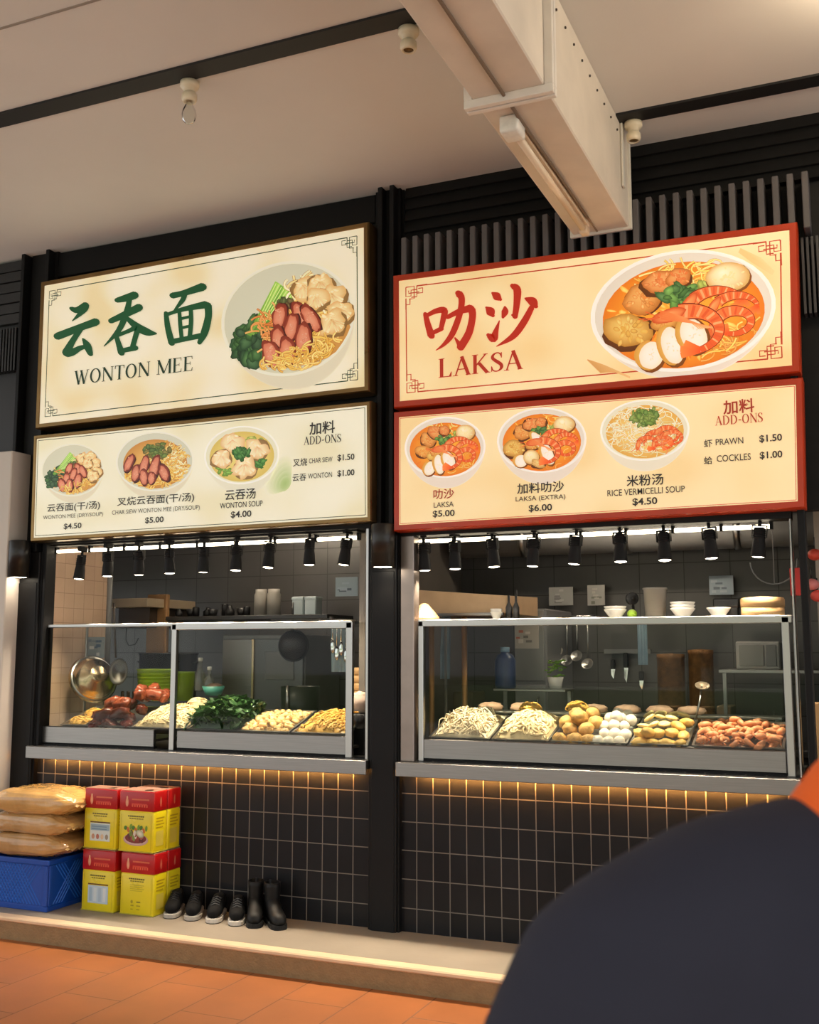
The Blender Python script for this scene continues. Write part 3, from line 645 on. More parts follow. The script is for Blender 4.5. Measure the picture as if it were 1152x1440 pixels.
def wonton_mee(a, cx, cy, rx, ry, rot, seed, big=False):
    b = Bowl(a, cx, cy, rx, ry, rot, seed, (226,222,200), (212,204,178), (206,204,180), .26)
    n = 330 if big else 120
    b.blob(.12, .30, .72, .58, 0, (222,170,84), (196,140,70), .12, n=26)
    b.noodles(.1, .35, .75, .5, n, YEL, .026 if big else .036)
    b.leaves(-.68, .28, .16, .30, 60 if big else 26, DKG, .15)
    b.leaves(-.45, .0, .2, .16, 24 if big else 12, DKG, .13)
    for k in range(7):
        o = k*.05; c = [(150,196,70),(176,214,96),(118,172,58)][k%3]
        b.a.stroke([b.m(-.62+o*.9, .10-o*.2), b.m(-.3+o, -.28+o*.35), b.m(.0+o*.6, -.66+o*.9)], .075*b.k(), mixc(c,(40,90,30),.45), c, sub=3)
        b.a.stroke([b.m(-.5+o*.9, -.02-o*.2), b.m(-.02+o*.6, -.65+o*.9)], .016*b.k(), (206,232,140), sub=1)
    b.noodles(-.22, .12, .28, .3, 60 if big else 16, [(216,120,50),(228,146,70),(232,170,90)], .022, .09)
    for (u, v) in ((.42,-.42),(.62,-.5),(.75,-.25),(.30,-.5),(.80,.0)): b.noodles(u, v, .12, .14, 8 if big else 3, PALE, .03)
    for (u, v, s_) in ((.35,-.42,.19),(.60,-.40,.2),(.72,-.14,.2),(.50,-.18,.17),(.78,.16,.18),(.62,.30,.2)): b.wonton(u, v, s_)
    b.leaves(.0,-.26,.12,.08,14 if big else 5,[(70,70,30),(90,60,30)],.07)
    for (u, v, ru, rv, ro) in ((-.10,-.08,.11,.22,.5),(.20,.02,.13,.28,-.25),(.33,.10,.11,.27,-.3),(.02,.16,.11,.26,.45),(-.22,.33,.12,.26,.2),(-.38,.52,.13,.27,-.1),(-.14,.56,.13,.26,.12),(.14,.42,.13,.29,.35)): b.slice(u, v, ru, rv, ro, *MEAT)
    b.noodles(.1, .74, .7, .14, 150 if big else 40, YEL, .022, .1)
def siew_bowl(a, cx, cy, rx, ry, rot, seed):
    b = Bowl(a, cx, cy, rx, ry, rot, seed, (226,222,204), (212,204,178), (204,204,184), .28)
    b.soup((224,180,100), (190,130,60), .82, .08); b.noodles(.40, .1, .5, .62, 260, PALE+YEL, .026, .10); b.noodles(-.2, .55, .7, .3, 130, YEL, .026, .10)
    b.leaves(.05,-.35,.36,.22, 50, [(86,104,36),(110,116,44),(58,80,30),(120,96,40)], .10)
    for (u, v, ru, rv, ro) in ((-.66,.0,.11,.33,.5),(-.5,.35,.12,.30,.3),(-.28,.12,.12,.36,.35),(-.3,.5,.12,.27,-.1),(-.02,.22,.13,.42,.3),(.22,.38,.14,.3,-.3),(-.1,.55,.11,.22,.2)): b.slice(u, v, ru, rv, ro, (104,36,24), (184,92,66), (216,146,116))
def soup_bowl(a, cx, cy, rx, ry, rot, seed):
    b = Bowl(a, cx, cy, rx, ry, rot, seed, (236,234,222), (216,212,190), (226,222,196), .34)
    b.soup((222,204,124), (206,180,92), .86, .05); b.leaves(.35,-.5,.3,.14,10,[(200,196,90),(176,190,80)],.12); b.leaves(-.55,.48,.2,.12,8,[(126,170,60)],.1)
    for (u, v, s_) in ((-.2,-.45,.28),(.42,-.15,.31),(-.55,.05,.29),(.05,.42,.33)): b.wonton(u, v, s_, (238,216,170))
    b.leaves(.0,-.05,.2,.15,26,[(48,112,40),(34,92,34)],.13); b.leaves(.48,.36,.11,.12,14,[(58,128,46)],.12); b.leaves(-.42,.55,.08,.1,6,[(120,170,60)],.1)
def laksa(a, cx, cy, rx, ry, rot, seed, big=False, extra=False):
    b = Bowl(a, cx, cy, rx, ry, rot, seed, (240,232,222), (222,208,192), (226,214,200), .13 if big else .34)
    b.soup((248,172,54), (222,118,26), .875, .07); 
    for k in range(150 if big else 50):
        q = b.r.uniform(0,6.3); d = b.r.uniform(.2,.82); b.blob(cos(q)*d, .05+sin(q)*d*.95, b.r.uniform(.02,.07), b.r.uniform(.015,.04), q, [(252,196,84),(236,130,36),(255,214,120)][k%3], [(230,134,36),(214,100,24),(244,170,60)][k%3], .5, n=9)
    b.noodles(.15,-.5,.55,.3, 110 if big else 40, [(250,204,90),(244,176,66),(255,220,130)], .018, .1); b.noodles(.4,.6,.4,.2, 60 if big else 20, [(250,190,80),(238,150,56)], .018, .1)
    b.puff(-.42,-.28,.2,.24,(226,132,56)); b.puff(-.2,-.5,.22,.2,(230,120,60)); b.puff(.0,-.55,.14,.16,(224,112,52))
    if big or extra: b.puff(-.62,.22,.26,.28)
    else: b.puff(-.55,.1,.2,.2,(230,140,50)); b.puff(-.3,.25,.16,.18,(238,190,90))
    b.puff(-.2,.12,.18,.16,(228,146,60))
    b.leaves(.0,-.26,.2,.14, 36 if big else 18, [(74,120,50),(98,150,60),(54,98,44)], .10); b.leaves(.3,-.36,.1,.12,8,[(190,190,80)],.08)
    b.ball(.52,-.45,.24,.25)
    b.prawn(.36,.06,.32,-2.4,-.5,.16); b.prawn(.56,.10,.24,-2.4,-.1,.13); b.prawn(.52,.30,.19,-2.7,2.0,.15)
    if extra: b.fishcake(-.05,.05,.12,.42,-.7); b.fishcake(.1,.42,.14,.38,-.35); b.fishcake(-.5,.6,.16,.2,.1); b.ball(-.25,.5,.18,.22); b.puff(-.1,.72,.16,.12,(222,180,110))
    else: b.fishcake(-.42,.66,.15,.25,.45); b.fishcake(-.18,.54,.14,.34,-.12); b.fishcake(.06,.42,.16,.32,-.35)
    b.prawn(.02,.36,.34,-1.75,1.25,.2)
    for k in range(8): b.a.stroke([b.m(-.25,-.05+k*.02), b.m(-.02+k*.02,.1+k*.02), b.m(.15+k*.02,.34)], .012*b.k(), (226,110,50), (246,170,110), sub=2)
def vermicelli(a, cx, cy, rx, ry, rot, seed):
    b = Bowl(a, cx, cy, rx, ry, rot, seed, (238,234,220), (222,212,190), (228,220,196), .34)
    b.soup((236,206,130), (214,160,70), .87, .05); b.noodles(-.1, .0, .85, .8, 300, [(246,232,190),(236,208,140),(250,240,212)], .018, .14)
    b.leaves(.02,-.42,.32,.24, 60, [(112,138,50),(86,116,40),(136,150,70)], .11)
    for (u, v, R, a0, a1, w) in ((.25,.3,.22,-2.6,1.2,.14),(.5,.2,.24,-2.2,1.4,.14),(.4,.45,.2,-3,1.0,.13),(.05,.45,.2,-2.9,.9,.13),(.62,.3,.2,-2,1.5,.12)): b.prawn(u, v, R, a0, a1, w)
    b.noodles(.3,.3,.35,.3,10,[(232,120,70)],.018)

GREEN = (14,74,38); DKT = (30,46,30); INK = (38,36,32); REDT = (176,38,18)
# -- wonton noodle signs
t, c, f = sign('shop_sign', 'big cream backlit sign with green brush characters and WONTON MEE beside a noodle bowl', [(57,396),(518,311),(519,550),(49,603)], M_bronze, 0, (232,224,200), .028, (224,206,160))
a = Art(YS+.0045); wonton_mee(a, 405, 448, 95, 80, -.28, 3, True); a.build('bowl_picture', M_print, t)
a = Art(YS+.005); fret(a, f, .045, (44,70,46)); a.build('border', M_print, t)
a = Art(YS+.001); tf = TF(50, 370, .24306)
YUN = [[(205,262,18),(240,272,30),(290,245,36)], [(290,248,34),(282,268,30),(250,300,20),(212,335,4)], [(125,424,36),(175,405,36),(265,370,34),(350,340,38)], [(262,380,26),(215,450,30),(178,518,42)], [(180,522,38),(215,515,34),(262,490,24),(305,482,16)], [(275,440,12),(300,480,36),(318,525,26)]]
TUN = [[(470,215,24),(520,203,34),(575,185,38)], [(435,335,26),(505,303,32),(600,256,38)], [(545,205,24),(525,290,30),(480,390,26),(395,482,4)], [(525,315,18),(590,370,36),(650,400,34),(702,408,6)], [(464,412,22),(480,465,26),(497,518,34)], [(475,418,18),(540,392,20),(590,372,28),(577,430,26),(562,485,26)], [(495,508,22),(580,490,26)]]
MIAN = [[(792,188,30),(855,174,28),(968,137,40)], [(865,178,24),(850,215,24),(805,272,10)], [(755,290,22),(765,370,28),(788,462,32)], [(760,298,16),(850,268,22),(985,240,36)], [(998,245,36),(1000,310,34),(978,400,36),(948,460,22)], [(832,275,18),(837,350,20),(845,430,20)], [(898,255,20),(900,340,22),(892,430,22)], [(840,322,14),(892,310,14)], [(840,376,14),(892,364,14)], [(785,455,26),(860,440,24),(955,420,26)]]
for g in (YUN, TUN, MIAN): a.brush(g, GREEN, tf)
a.serif('WONTON MEE', 104, 541.5, 272, 19.5, (20,48,30))
a.build('title', M_print, t)
t, c, f = sign('menu_board', 'cream backlit menu board with three noodle bowls under the WONTON MEE sign', [(47,612),(521,563),(522,733),(42,762)], M_bronze, 0, (230,226,204), .022, (222,214,180))
a = Art(YS+.0045)
for k in range(5): a.ell(392+k*2.2, 668+k*3, 14-k*1.5, 32-k*5, .5, mixc((200,206,160),(150,178,100),k/5), mixc((226,222,196),(180,196,140),k/5), 18)
wonton_mee(a, 102, 661, 44, 37, -.1, 5); a.build('bowl_picture', M_print, t); a = Art(YS+.0045); siew_bowl(a, 218, 649, 55, 42, -.06, 6); a.build('bowl_picture', M_print, t); a = Art(YS+.0045); soup_bowl(a, 340, 640, 53, 41, -.1, 8); a.build('bowl_picture', M_print, t)
a = Art(YS+.005); fret(a, f, .014, (44,60,46), .004, False); a.build('border', M_print, t)
TX = [('云吞面(干/汤)',103,713,74,13,.012),('WONTON MEE (DRY/SOUP)',102,726,84,7,.0),('$4.50',102,740,25,9,.02),('叉烧云吞面(干/汤)',218,703,108,14,.012),('CHAR SIEW WONTON MEE (DRY/SOUP)',218,718,123,8,.0),('$5.00',217,731.5,26,9.5,.02),('云吞汤',338,695,43,15,.012),('WONTON SOUP',339,709.5,60,8,.008),('$4.00',339,723.5,29,10.5,.02),('加料',453,601.5,36,18,.015),
           ('叉烧',422,650,20,11,.01),('CHAR SIEW',451,647,33,7,.005),('$1.50',486.5,643.5,24,10,.022),('云吞',421,671.5,19,10,.01),('WONTON',450,668.5,34,7.5,.005),('$1.00',486.5,665.5,24,10,.022)]
for q in ((0,3),(3,6),(6,9),(9,10),(10,13),(13,16)):
    a = Art(YS+.001)
    for tx in TX[q[0]:q[1]]: a.text(tx[0], tx[1], tx[2], tx[3], tx[4], INK, tx[5])
    if q[0] == 9: a.serif('ADD-ONS', 427, 626, 480, 11.5, INK)
    a.build('caption', M_print, t)
# -- laksa signs
t, c, f = sign('shop_sign', 'big orange framed backlit sign with red brush characters and LAKSA beside a prawn bowl', [(552,387),(1121,311),(1126,523),(553,574)], M_red, 0, (240,216,166), .034, (234,200,140))
a = Art(YS+.0045); 
for k in range(16): a.stroke([(826+k*1.2,506+k*1.2),(850+k,514+k*.6),(886,530+k*.1)], 1.6, (206,150,84), (226,180,120), sub=2)
for k in range(10): a.stroke([(1040+k*2,352+k*1.5),(1070+k*2,366+k*2)], 7, (228,190,126), (232,200,142), sub=1)
laksa(a, 961, 437, 131, 85, -.13, 12, True); a.build('bowl_picture', M_print, t)
a = Art(YS+.005); fret(a, f, .045, (178,58,30), .0065, True, .105); a.build('border', M_print, t)
a = Art(YS+.001); tf = TF(545, 370, .25174)
LE = [[(212,285,22),(225,340,28),(245,405,34)], [(222,292,18),(270,268,24),(318,264,30),(312,310,26),(300,362,22)], [(240,396,18),(302,366,22)], [(335,302,20),(400,270,26),(465,252,36)], [(470,258,36),(475,300,32),(455,390,34),(408,470,36)], [(412,468,30),(375,415,6)], [(398,170,34),(415,200,30),(405,280,28),(365,390,28),(320,450,18),(270,488,3)]]
SHA = [[(588,168,14),(610,185,38),(630,202,18)], [(553,248,12),(575,270,42),(588,292,20)], [(565,403,22),(592,420,38),(606,380,24),(626,320,4)], [(700,128,26),(725,150,36),(722,230,30),(712,298,26)], [(715,296,24),(692,288,6)], [(655,240,6),(657,270,32),(645,302,14)], [(772,198,12),(810,215,42),(828,240,24)], [(805,250,26),(762,330,32),(700,410,28),(608,466,3)]]
a.brush(LE, REDT, tf); a.brush(SHA, REDT, tf)
a.serif('LAKSA', 616, 531.5, 736, 26.5, (166,40,20), 1.1)
a.build('title', M_print, t)
t, c, f = sign('menu_board', 'orange framed backlit menu board with three soup bowls under the LAKSA sign', [(553,579),(1129,530),(1133,714),(553,747)], M_red, 0, (240,216,168), .030, (234,204,148))
a = Art(YS+.0045); laksa(a, 626, 629, 57, 43, -.05, 21); a.build('bowl_picture', M_print, t); a = Art(YS+.0045); laksa(a, 762, 619, 63, 46, -.05, 22, False, True); a.build('bowl_picture', M_print, t); a = Art(YS+.0045); vermicelli(a, 907, 605, 63, 43, -.05, 23); a.build('bowl_picture', M_print, t)
a = Art(YS+.005); fret(a, f, .008, (186,66,34), .003, False); a.build('border', M_print, t)
TX = [('叻沙',624,694.5,29,14,.012,(140,44,30)),('LAKSA',624,709.5,28,7.5,.005,INK),('$5.00',624,722.5,31,10.5,.02,INK),('加料叻沙',760,685.5,66,15,.014,INK),('LAKSA (EXTRA)',760,701,70,8.5,.006,INK),('$6.00',760,714.5,33,11,.02,INK),('米粉汤',907,675,52,16,.014,INK),('RICE VERMICELLI SOUP',908,690.5,109,9,.006,INK),('$4.50',907,705.5,35,11.5,.022,INK),
           ('加料',1039,571.5,44,20,.016,(150,44,26)),('虾',996,623.5,12,11,.01,INK),('PRAWN',1026,620.5,39,9,.006,INK),('$1.50',1084,616.5,32,11.5,.022,INK),('蛤',996,647.5,12,11,.01,INK),('COCKLES',1032,643.5,48,9.5,.006,INK),('$1.00',1084.5,640,32,11.5,.022,INK)]
for q in ((0,3),(3,6),(6,9),(9,10),(10,13),(13,16)):
    a = Art(YS+.001)
    for tx in TX[q[0]:q[1]]: a.text(tx[0], tx[1], tx[2], tx[3], tx[4], tx[6], tx[5])
    if q[0] == 9: a.serif('ADD-ONS', 1006, 598.5, 1074, 13, (160,48,28))
    a.build('caption', M_print, t)

# ------------------------------------------------------------------ trays and food
class Tray:
    """shallow steel pan, tilted towards the customer"""
    def __init__(s, label, xa, xb, zf=1.102, yf=.085, D=.36, tilt=.30, name='food_tray'):
        s.xa, s.xb, s.D = xa, xb, D; s.o = Vector((xa, yf, zf)); s.w = xb-xa; s.ct, s.st = cos(tilt), sin(tilt)
        m = MB(); h = .045; r = .012
        def ring(i, hh): return [s.T(i, i, hh), s.T(s.w-i, i, hh), s.T(s.w-i, D-i, hh), s.T(i, D-i, hh)]
        m.loft([ring(0, h-.004), ring(0, h), ring(r, h), ring(r+.012, .006), ring(r+.02, .004)], smooth=False, caps=False)
        q = ring(r+.02, .004); m.add(q, [(0,1,2,3)])
        m.loft([ring(r+.016, -.0005), ring(r+.008, .004), ring(r-.004, h-.005), ring(0, h-.005)], smooth=False, caps=False); m.add(ring(r+.016, -.0005), [(3,2,1,0)])
        s.obj = tag(m.build(name, M_steel2), label, 'tray', 'steel food trays')
    def T(s, x, d, h): return Vector((s.o.x+x, s.o.y+d*s.ct-h*s.st, s.o.z+d*s.st+h*s.ct))
    def H(s, u, v, amp): return amp*max(0, sin(pi*min(max(u,0),1)))**.45*max(0, sin(pi*min(max(v,0),1)))**.4
    def heap(s, m, amp, base=.03, nz=.01, seed=0, n=18, inset=.018):
        vs = []
        for j in range(n+1):
            for i in range(n+1):
                u, v = i/n, j/n; h = base+s.H(u, v, amp)+nz*noise.noise(Vector((u*7, v*7, seed)))
                vs.append(s.T(inset+u*(s.w-2*inset), inset+v*(s.D-2*inset), h))
        m.add(vs, [(j*(n+1)+i, j*(n+1)+i+1, (j+1)*(n+1)+i+1, (j+1)*(n+1)+i) for j in range(n) for i in range(n)], 0, True)
    def strands(s, m, amp, count, r, length, seed, base=.03, lift=.012, wild=1.0, mi=0, flat=1.0):
        R = random.Random(seed)
        for i in range(count):
            u, v = R.uniform(.04,.96), R.uniform(.03,.97); a = R.uniform(0,2*pi); sw = R.uniform(-1,1)*wild; pts = []; k = 7; up = R.random()**2*lift
            for j in range(k):
                pts.append(s.T(.02+u*(s.w-.04), .02+v*(s.D-.04), base+s.H(u, v, amp)+up*sin(pi*j/(k-1))+R.uniform(0,.004)))
                aa = a+sw*j*.5; u += cos(aa)*length/k/s.w; v += sin(aa)*length/k/s.D; u = min(max(u,.03),.97); v = min(max(v,.03),.97)
            m.tube(pts, r*R.uniform(.8,1.2), 5, mi, flat=flat)
def stuff(name, m, mats, label, cat):
    o = m.build(name, mats); o['kind'] = 'stuff'; o['label'] = label; o['category'] = cat; return o
def food(name, rgb, rough=.45, var=.2, vscale=30, **k): return mat(name, rgb, rough, var=var, vscale=vscale, **k)
M_noodY = food('yellow_noodle', (228,178,84), .4); M_noodP = food('pale_noodle', (232,208,160), .4); M_noodW = food('white_noodle', (232,214,180), .4)
M_siew = food('glazed_pork', (84,34,24), .22, .5, 22, bump=.4, bscale=40); M_siewL = food('roast_pork', (134,62,38), .28, .4, 22, bump=.4, bscale=40)
M_leaf = food('dark_leaf', (44,80,34), .4, .45, 14); M_stem = food('leaf_stem', (128,160,76), .4)
M_puff = food('tofu_puff_skin', (206,160,92), .6, .3, 26, bump=.5, bscale=70); M_ball = food('fish_ball_white', (228,218,202), .4, .06); M_frit = food('fritter_yellow', (220,178,98), .5, .25, 25, bump=.3, bscale=50)
M_slice = food('pale_cake', (236,212,150), .5, .12); M_prawn = food('prawn_orange', (226,148,100), .45, .45, 26); M_dump = food('dumpling_skin', (232,190,128), .4, .15); M_bun = food('bun_pink', (206,168,140), .6, .2)
def scatter(proto, spots, seed, spin=1.0, sc_=(.9,1.12)):
    R = random.Random(seed); out = []
    for i, p in enumerate(spots):
        o = proto if i == 0 else copy_tree(proto)
        o.location = p; o.rotation_euler = (R.uniform(-.5,.5)*spin, R.uniform(-.5,.5)*spin, R.uniform(0,2*pi)); k = R.uniform(*sc_); o.scale = (k, k, k); out.append(o)
    return out
def nest(name, label, c, r, m, seed, r2=.003, n=60):
    b = MB(); R = random.Random(seed); b.blob((c[0],c[1],c[2]+r*.28), (r*.82, r*.82, r*.42), 2, .25, 3, seed)
    for i in range(n):
        a = R.uniform(0,2*pi); e = R.uniform(-.1,1.25); pts = []; sw = R.uniform(-2,2)
        for j in range(6):
            pts.append((c[0]+r*cos(a)*cos(e), c[1]+r*sin(a)*cos(e), c[2]+.004+max(0,r*.75*sin(e)))); a += .22; e += sw*.06
        b.tube(pts, r2, 5)
    return tag(b.build(name, m, loc=c), label, 'noodles')

# --- wonton noodle case, from its left end
xl = lambda px: X(px, 1020, .085)
ta = Tray('steel tray of yellow noodle bundles in the wonton noodle case', xl(86), xl(121))
for i, (px, d) in enumerate([(98,.10),(114,.10),(98,.25),(115,.26)]):
    nest('noodle_bundle', 'yellow noodle bundle, %s of the tray beside the roast pork' % ('front left','front right','rear left','rear right')[i], ta.T(xl(px)-ta.xa, d, .012), .062, M_noodY, 40+i, .0035)['group'] = 'yellow noodle bundles'
tb = Tray('steel tray heaped with dark glazed roast pork in the wonton noodle case', xl(118), xl(187))
pr = MB().blob((0,0,0), (.066,.038,.034), 3, .32, 2.2, 3, sq=.8); pr = tag(pr.build('roast_pork_chunk', M_siew, loc=(0,0,0)), 'dark glazed roast pork chunk in the heap beside the yellow noodle bundles', 'roast pork', 'roast pork chunks')
sp_ = [tb.T(tb.w*u, tb.D*v, h) for u, v, h in [(.2,.12,.035),(.5,.12,.035),(.8,.14,.035),(.15,.35,.05),(.42,.33,.07),(.72,.33,.06),(.3,.22,.09),(.62,.24,.095),(.22,.58,.08),(.5,.6,.10),(.8,.6,.08)]]
scatter(pr, sp_, 5)
pl = MB().blob((0,0,0), (.070,.036,.034), 3, .3, 2.2, 8, sq=.8); pl = tag(pl.build('roast_pork_strip', M_siewL, loc=(0,0,0)), 'lighter red brown roast pork strip on top of the dark pork heap', 'roast pork', 'roast pork strips')
scatter(pl, [tb.T(tb.w*u, tb.D*v, h) for u, v, h in [(.30,.5,.135),(.55,.42,.14),(.75,.75,.15),(.95,.82,.15),(.65,.9,.17),(.85,.98,.17),(1.05,.95,.13)]], 6)
tc_ = Tray('steel tray of pale noodles beside the roast pork', xl(184), xl(262))
m = MB(); tc_.heap(m, .075, seed=1); tc_.strands(m, .075, 190, .0042, .10, 3, wild=.8); stuff('pale_noodles', m, M_noodP, 'heap of pale egg noodles between the roast pork and the leafy greens', 'noodles')
td = Tray('steel tray heaped with leafy greens in the wonton noodle case', xl(264), xl(335))
m = MB(); td.heap(m, .10, seed=2, nz=.02); R = random.Random(4)
for i in range(330):
    u, v = R.uniform(.0,1.0), R.uniform(.0,1.05); h = .035+td.H(min(max(u,.05),.95), min(max(v,.05),.95), .105)+R.uniform(0,.025); c = td.T(u*td.w, v*td.D, h)
    L_ = R.uniform(.03,.055); Wd = L_*R.uniform(.3,.5); M4 = Matrix.Translation(c) @ Euler((R.uniform(-.9,.9), R.uniform(-.9,.9), R.uniform(0,6.3))).to_matrix().to_4x4()
    m.add([(-L_,0,0),(-L_*.3,Wd,.006),(L_*.5,Wd*.8,0),(L_,0,-.012),(L_*.5,-Wd*.8,0),(-L_*.3,-Wd,.006),(0,0,-.004)], [(0,6,1),(1,6,2),(2,6,3),(3,6,4),(4,6,5),(5,6,0)], 0, False, M4)
td.strands(m, .11, 60, .0035, .09, 9, lift=.03, wild=.4, mi=1); stuff('leafy_greens', m, [M_leaf, M_stem], 'heap of dark leafy greens with pale stems in the wonton noodle case', 'vegetables')
nest('noodle_bundle', 'pale noodle bundle lying behind the greens by the middle post', P(279, 990, .40)-Vector((0,0,.02)), .075, M_noodP, 51, .004)['group'] = 'yellow noodle bundles'
te = Tray('steel tray of small peach dumplings in the wonton noodle case', xl(332), xl(408))
d_ = MB().blob((0,0,0), (.030,.022,.017), 2, .3, 3, 2).blob((.012,0,.012), (.012,.018,.009), 2, .3, 3, 5)
d_ = tag(d_.build('dumpling', M_dump, loc=(0,0,0)), 'small peach coloured dumpling in the tray beside the leafy greens', 'dumpling', 'dumplings')
R = random.Random(8); spots = []
for j in range(7):
    for i in range(6): u, v = (i+.5+R.uniform(-.25,.25))/6, (j+.5+R.uniform(-.25,.25))/7; spots.append(te.T(.02+u*(te.w-.04), .02+v*(te.D-.04), .022+te.H(u,v,.03)))
scatter(d_, spots, 9)
tf_ = Tray('steel tray of yellow noodle strips at the right end of the wonton noodle case', xl(411), xl(489))
m = MB(); tf_.heap(m, .055, seed=3); tf_.strands(m, .058, 150, .006, .06, 12, wild=.9, flat=.6); stuff('noodle_strips', m, M_noodY, 'heap of broad yellow noodle strips next to the small dumplings', 'noodles')
# --- laksa case
xr_ = lambda px: X(px, 1040, .085)
ra = Tray('steel tray of thin white noodles at the left end of the laksa case', xr_(604), xr_(690))
m = MB(); ra.heap(m, .07, seed=5); ra.strands(m, .072, 230, .0036, .13, 21, lift=.045, wild=.7); stuff('white_noodles', m, M_noodW, 'tangle of thin white noodles at the left end of the laksa case', 'noodles')
rb = Tray('steel tray of thick pale noodles in the laksa case', xr_(692), xr_(773))
m = MB(); rb.heap(m, .085, seed=6); rb.strands(m, .088, 170, .0055, .09, 22, wild=1.2); stuff('thick_noodles', m, M_noodP, 'heap of thick pale noodles beside the brown tofu puffs', 'noodles')
rc = Tray('steel tray shared by tofu puffs and white fish balls', xr_(775), xr_(883))
q = MB().blob((0,0,0), (.042,.038,.034), 3, .22, 2.5, 4, sq=.9); q = tag(q.build('tofu_puff', M_puff, loc=(0,0,0)), 'golden brown tofu puff in the heap beside the white fish balls', 'tofu puff', 'tofu puffs')
scatter(q, [rc.T(rc.w*u, rc.D*v, h) for u, v, h in [(.10,.12,.04),(.30,.11,.04),(.48,.10,.038),(.2,.3,.07),(.42,.28,.075),(.1,.5,.08),(.3,.52,.10),(.52,.45,.09),(.2,.72,.10),(.42,.75,.10),(.3,.4,.125)]], 7)
q = MB().blob((0,0,0), (.030,.030,.029), 3, .04, 2, 1); q = tag(q.build('fish_ball', M_ball, loc=(0,0,0)), 'round white fish ball in the heap beside the tofu puffs', 'fish ball', 'fish balls')
scatter(q, [rc.T(rc.w*u, rc.D*v, h) for u, v, h in [(.60,.10,.038),(.74,.10,.038),(.88,.10,.038),(.66,.27,.055),(.80,.26,.055),(.93,.27,.05),(.62,.45,.07),(.76,.44,.08),(.89,.45,.075),(.68,.62,.09),(.82,.62,.095),(.94,.65,.08),(.75,.78,.095),(.88,.8,.09),(.78,.52,.115)]], 8)
rd = Tray('steel tray of yellow fritters and pale cake slices in the laksa case', xr_(886), xr_(968))
q = MB().blob((0,0,0), (.046,.030,.024), 3, .2, 2.2, 6); q = tag(q.build('fritter', M_frit, loc=(0,0,0)), 'plump yellow fritter in the front of the tray beside the orange prawns', 'fritter', 'fritters')
scatter(q, [rd.T(rd.w*u, rd.D*v, h) for u, v, h in [(.15,.12,.035),(.38,.11,.035),(.62,.11,.036),(.85,.12,.035),(.18,.3,.055),(.42,.31,.058),(.68,.33,.06),(.87,.32,.05),(.28,.22,.075),(.75,.5,.075),(.88,.62,.08)]], 9, .6)
q = MB().blob((0,0,0), (.036,.030,.012), 3, .15, 2.2, 7); q = tag(q.build('cake_slice', M_slice, loc=(0,0,0)), 'pale cake slice lying behind the yellow fritters', 'cake slice', 'pale cake slices')
scatter(q, [rd.T(rd.w*u, rd.D*v, h) for u, v, h in [(.14,.52,.07),(.32,.52,.08),(.5,.54,.08),(.2,.72,.085),(.4,.74,.09),(.6,.72,.09),(.15,.88,.085),(.36,.9,.085),(.58,.88,.085),(.78,.85,.09)]], 10, .9)
re_ = Tray('wide steel tray of orange prawns at the right end of the laksa case', xr_(973), xr_(1103))
b = MB(); pts = [(.026*cos(a), .026*sin(a), 0) for a in [(-.6+.36*k) for k in range(9)]]; b.tube(pts, [.006,.013,.015,.0145,.0135,.012,.010,.008,.005], 10)
for k in (-1, 1): b.add([(pts[-1][0],pts[-1][1],0),(pts[-1][0]+.0,pts[-1][1]-.02,.006*k),(pts[-1][0]+.010*k,pts[-1][1]-.018,.010*k)], [(0,1,2)])
q = tag(b.build('prawn', M_prawn, loc=(0,0,0)), 'curled orange prawn in the wide tray at the right end of the laksa case', 'prawn', 'prawns')
R = random.Random(14); spots = []
for j in range(7):
    for i in range(10): u, v = (i+.5+R.uniform(-.3,.3))/10, (j+.5+R.uniform(-.3,.3))/7; spots.append(re_.T(.025+u*(re_.w-.05), .02+v*(re_.D-.06), .024+re_.H(u,v,.05)+R.uniform(0,.008)))
scatter(q, spots, 15, 1.4, (.9,1.25))
nest('noodle_bundle', 'orange yellow noodle bundle on the rear of the pale noodles', rb.T(rb.w*.42, rb.D*.86, .09), .062, M_noodY, 61, .004)['group'] = 'yellow noodle bundles'
nest('noodle_bundle', 'yellow noodle bundle behind the tofu puffs in the laksa case', rc.T(rc.w*.16, rc.D*.95, .085), .064, M_noodY, 62, .004)['group'] = 'yellow noodle bundles'
# rear ledge with pinkish noodle cakes
t = thing('rear_ledge', 'narrow steel ledge behind the laksa trays', 'ledge', (X(900,1000,.52), .56, 1.015))
MB().box(X(640,1000,.5), X(1100,1000,.5), .47, .66, 1.255, 1.268, .002).build('top', M_steel, t)
for x in (X(645,1000,.5), X(1090,1000,.5)): MB().box(x, x+.02, .48, .50, 1.015, 1.256).box(x, x+.02, .63, .65, 1.015, 1.256).build('leg', M_steel, t)
for i, px in enumerate([690,735,836,882,928,972]):
    b = MB().blob((0,0,.022), (.075,.055,.028), 3, .22, 3, i); c = P(px, 997, .55)
    tag(b.build('noodle_cake', M_bun, loc=(0,0,0)), 'flat pinkish noodle cake, %s from the left on the rear ledge' % ORD[i], 'noodle cake', 'noodle cakes on the rear ledge').location = (c.x, .555, 1.266)
# ladle standing in the prawn tray
t = thing('ladle', 'steel ladle standing upright between the fritters and the prawns', 'ladle', P(978, 1008, .36))
p0, p1 = P(978, 1012, .34), P(987, 966, .40)
MB().tube([p0, p0.lerp(p1,.5)+Vector((.004,0,0)), p1], .0055, 8).build('handle', M_steel2, t)
MB().lathe([(0,-.012),(.018,-.011),(.034,-.002),(.038,.006),(.035,.006),(.02,-.006),(0,-.008)], (0,0,0), 20, M=Matrix.Translation(p1+Vector((.004,-.006,.004))) @ Euler((.5,.15,0)).to_matrix().to_4x4()).build('cup', food('ladle_cup', (190,170,146), .3, metal=.7), t)

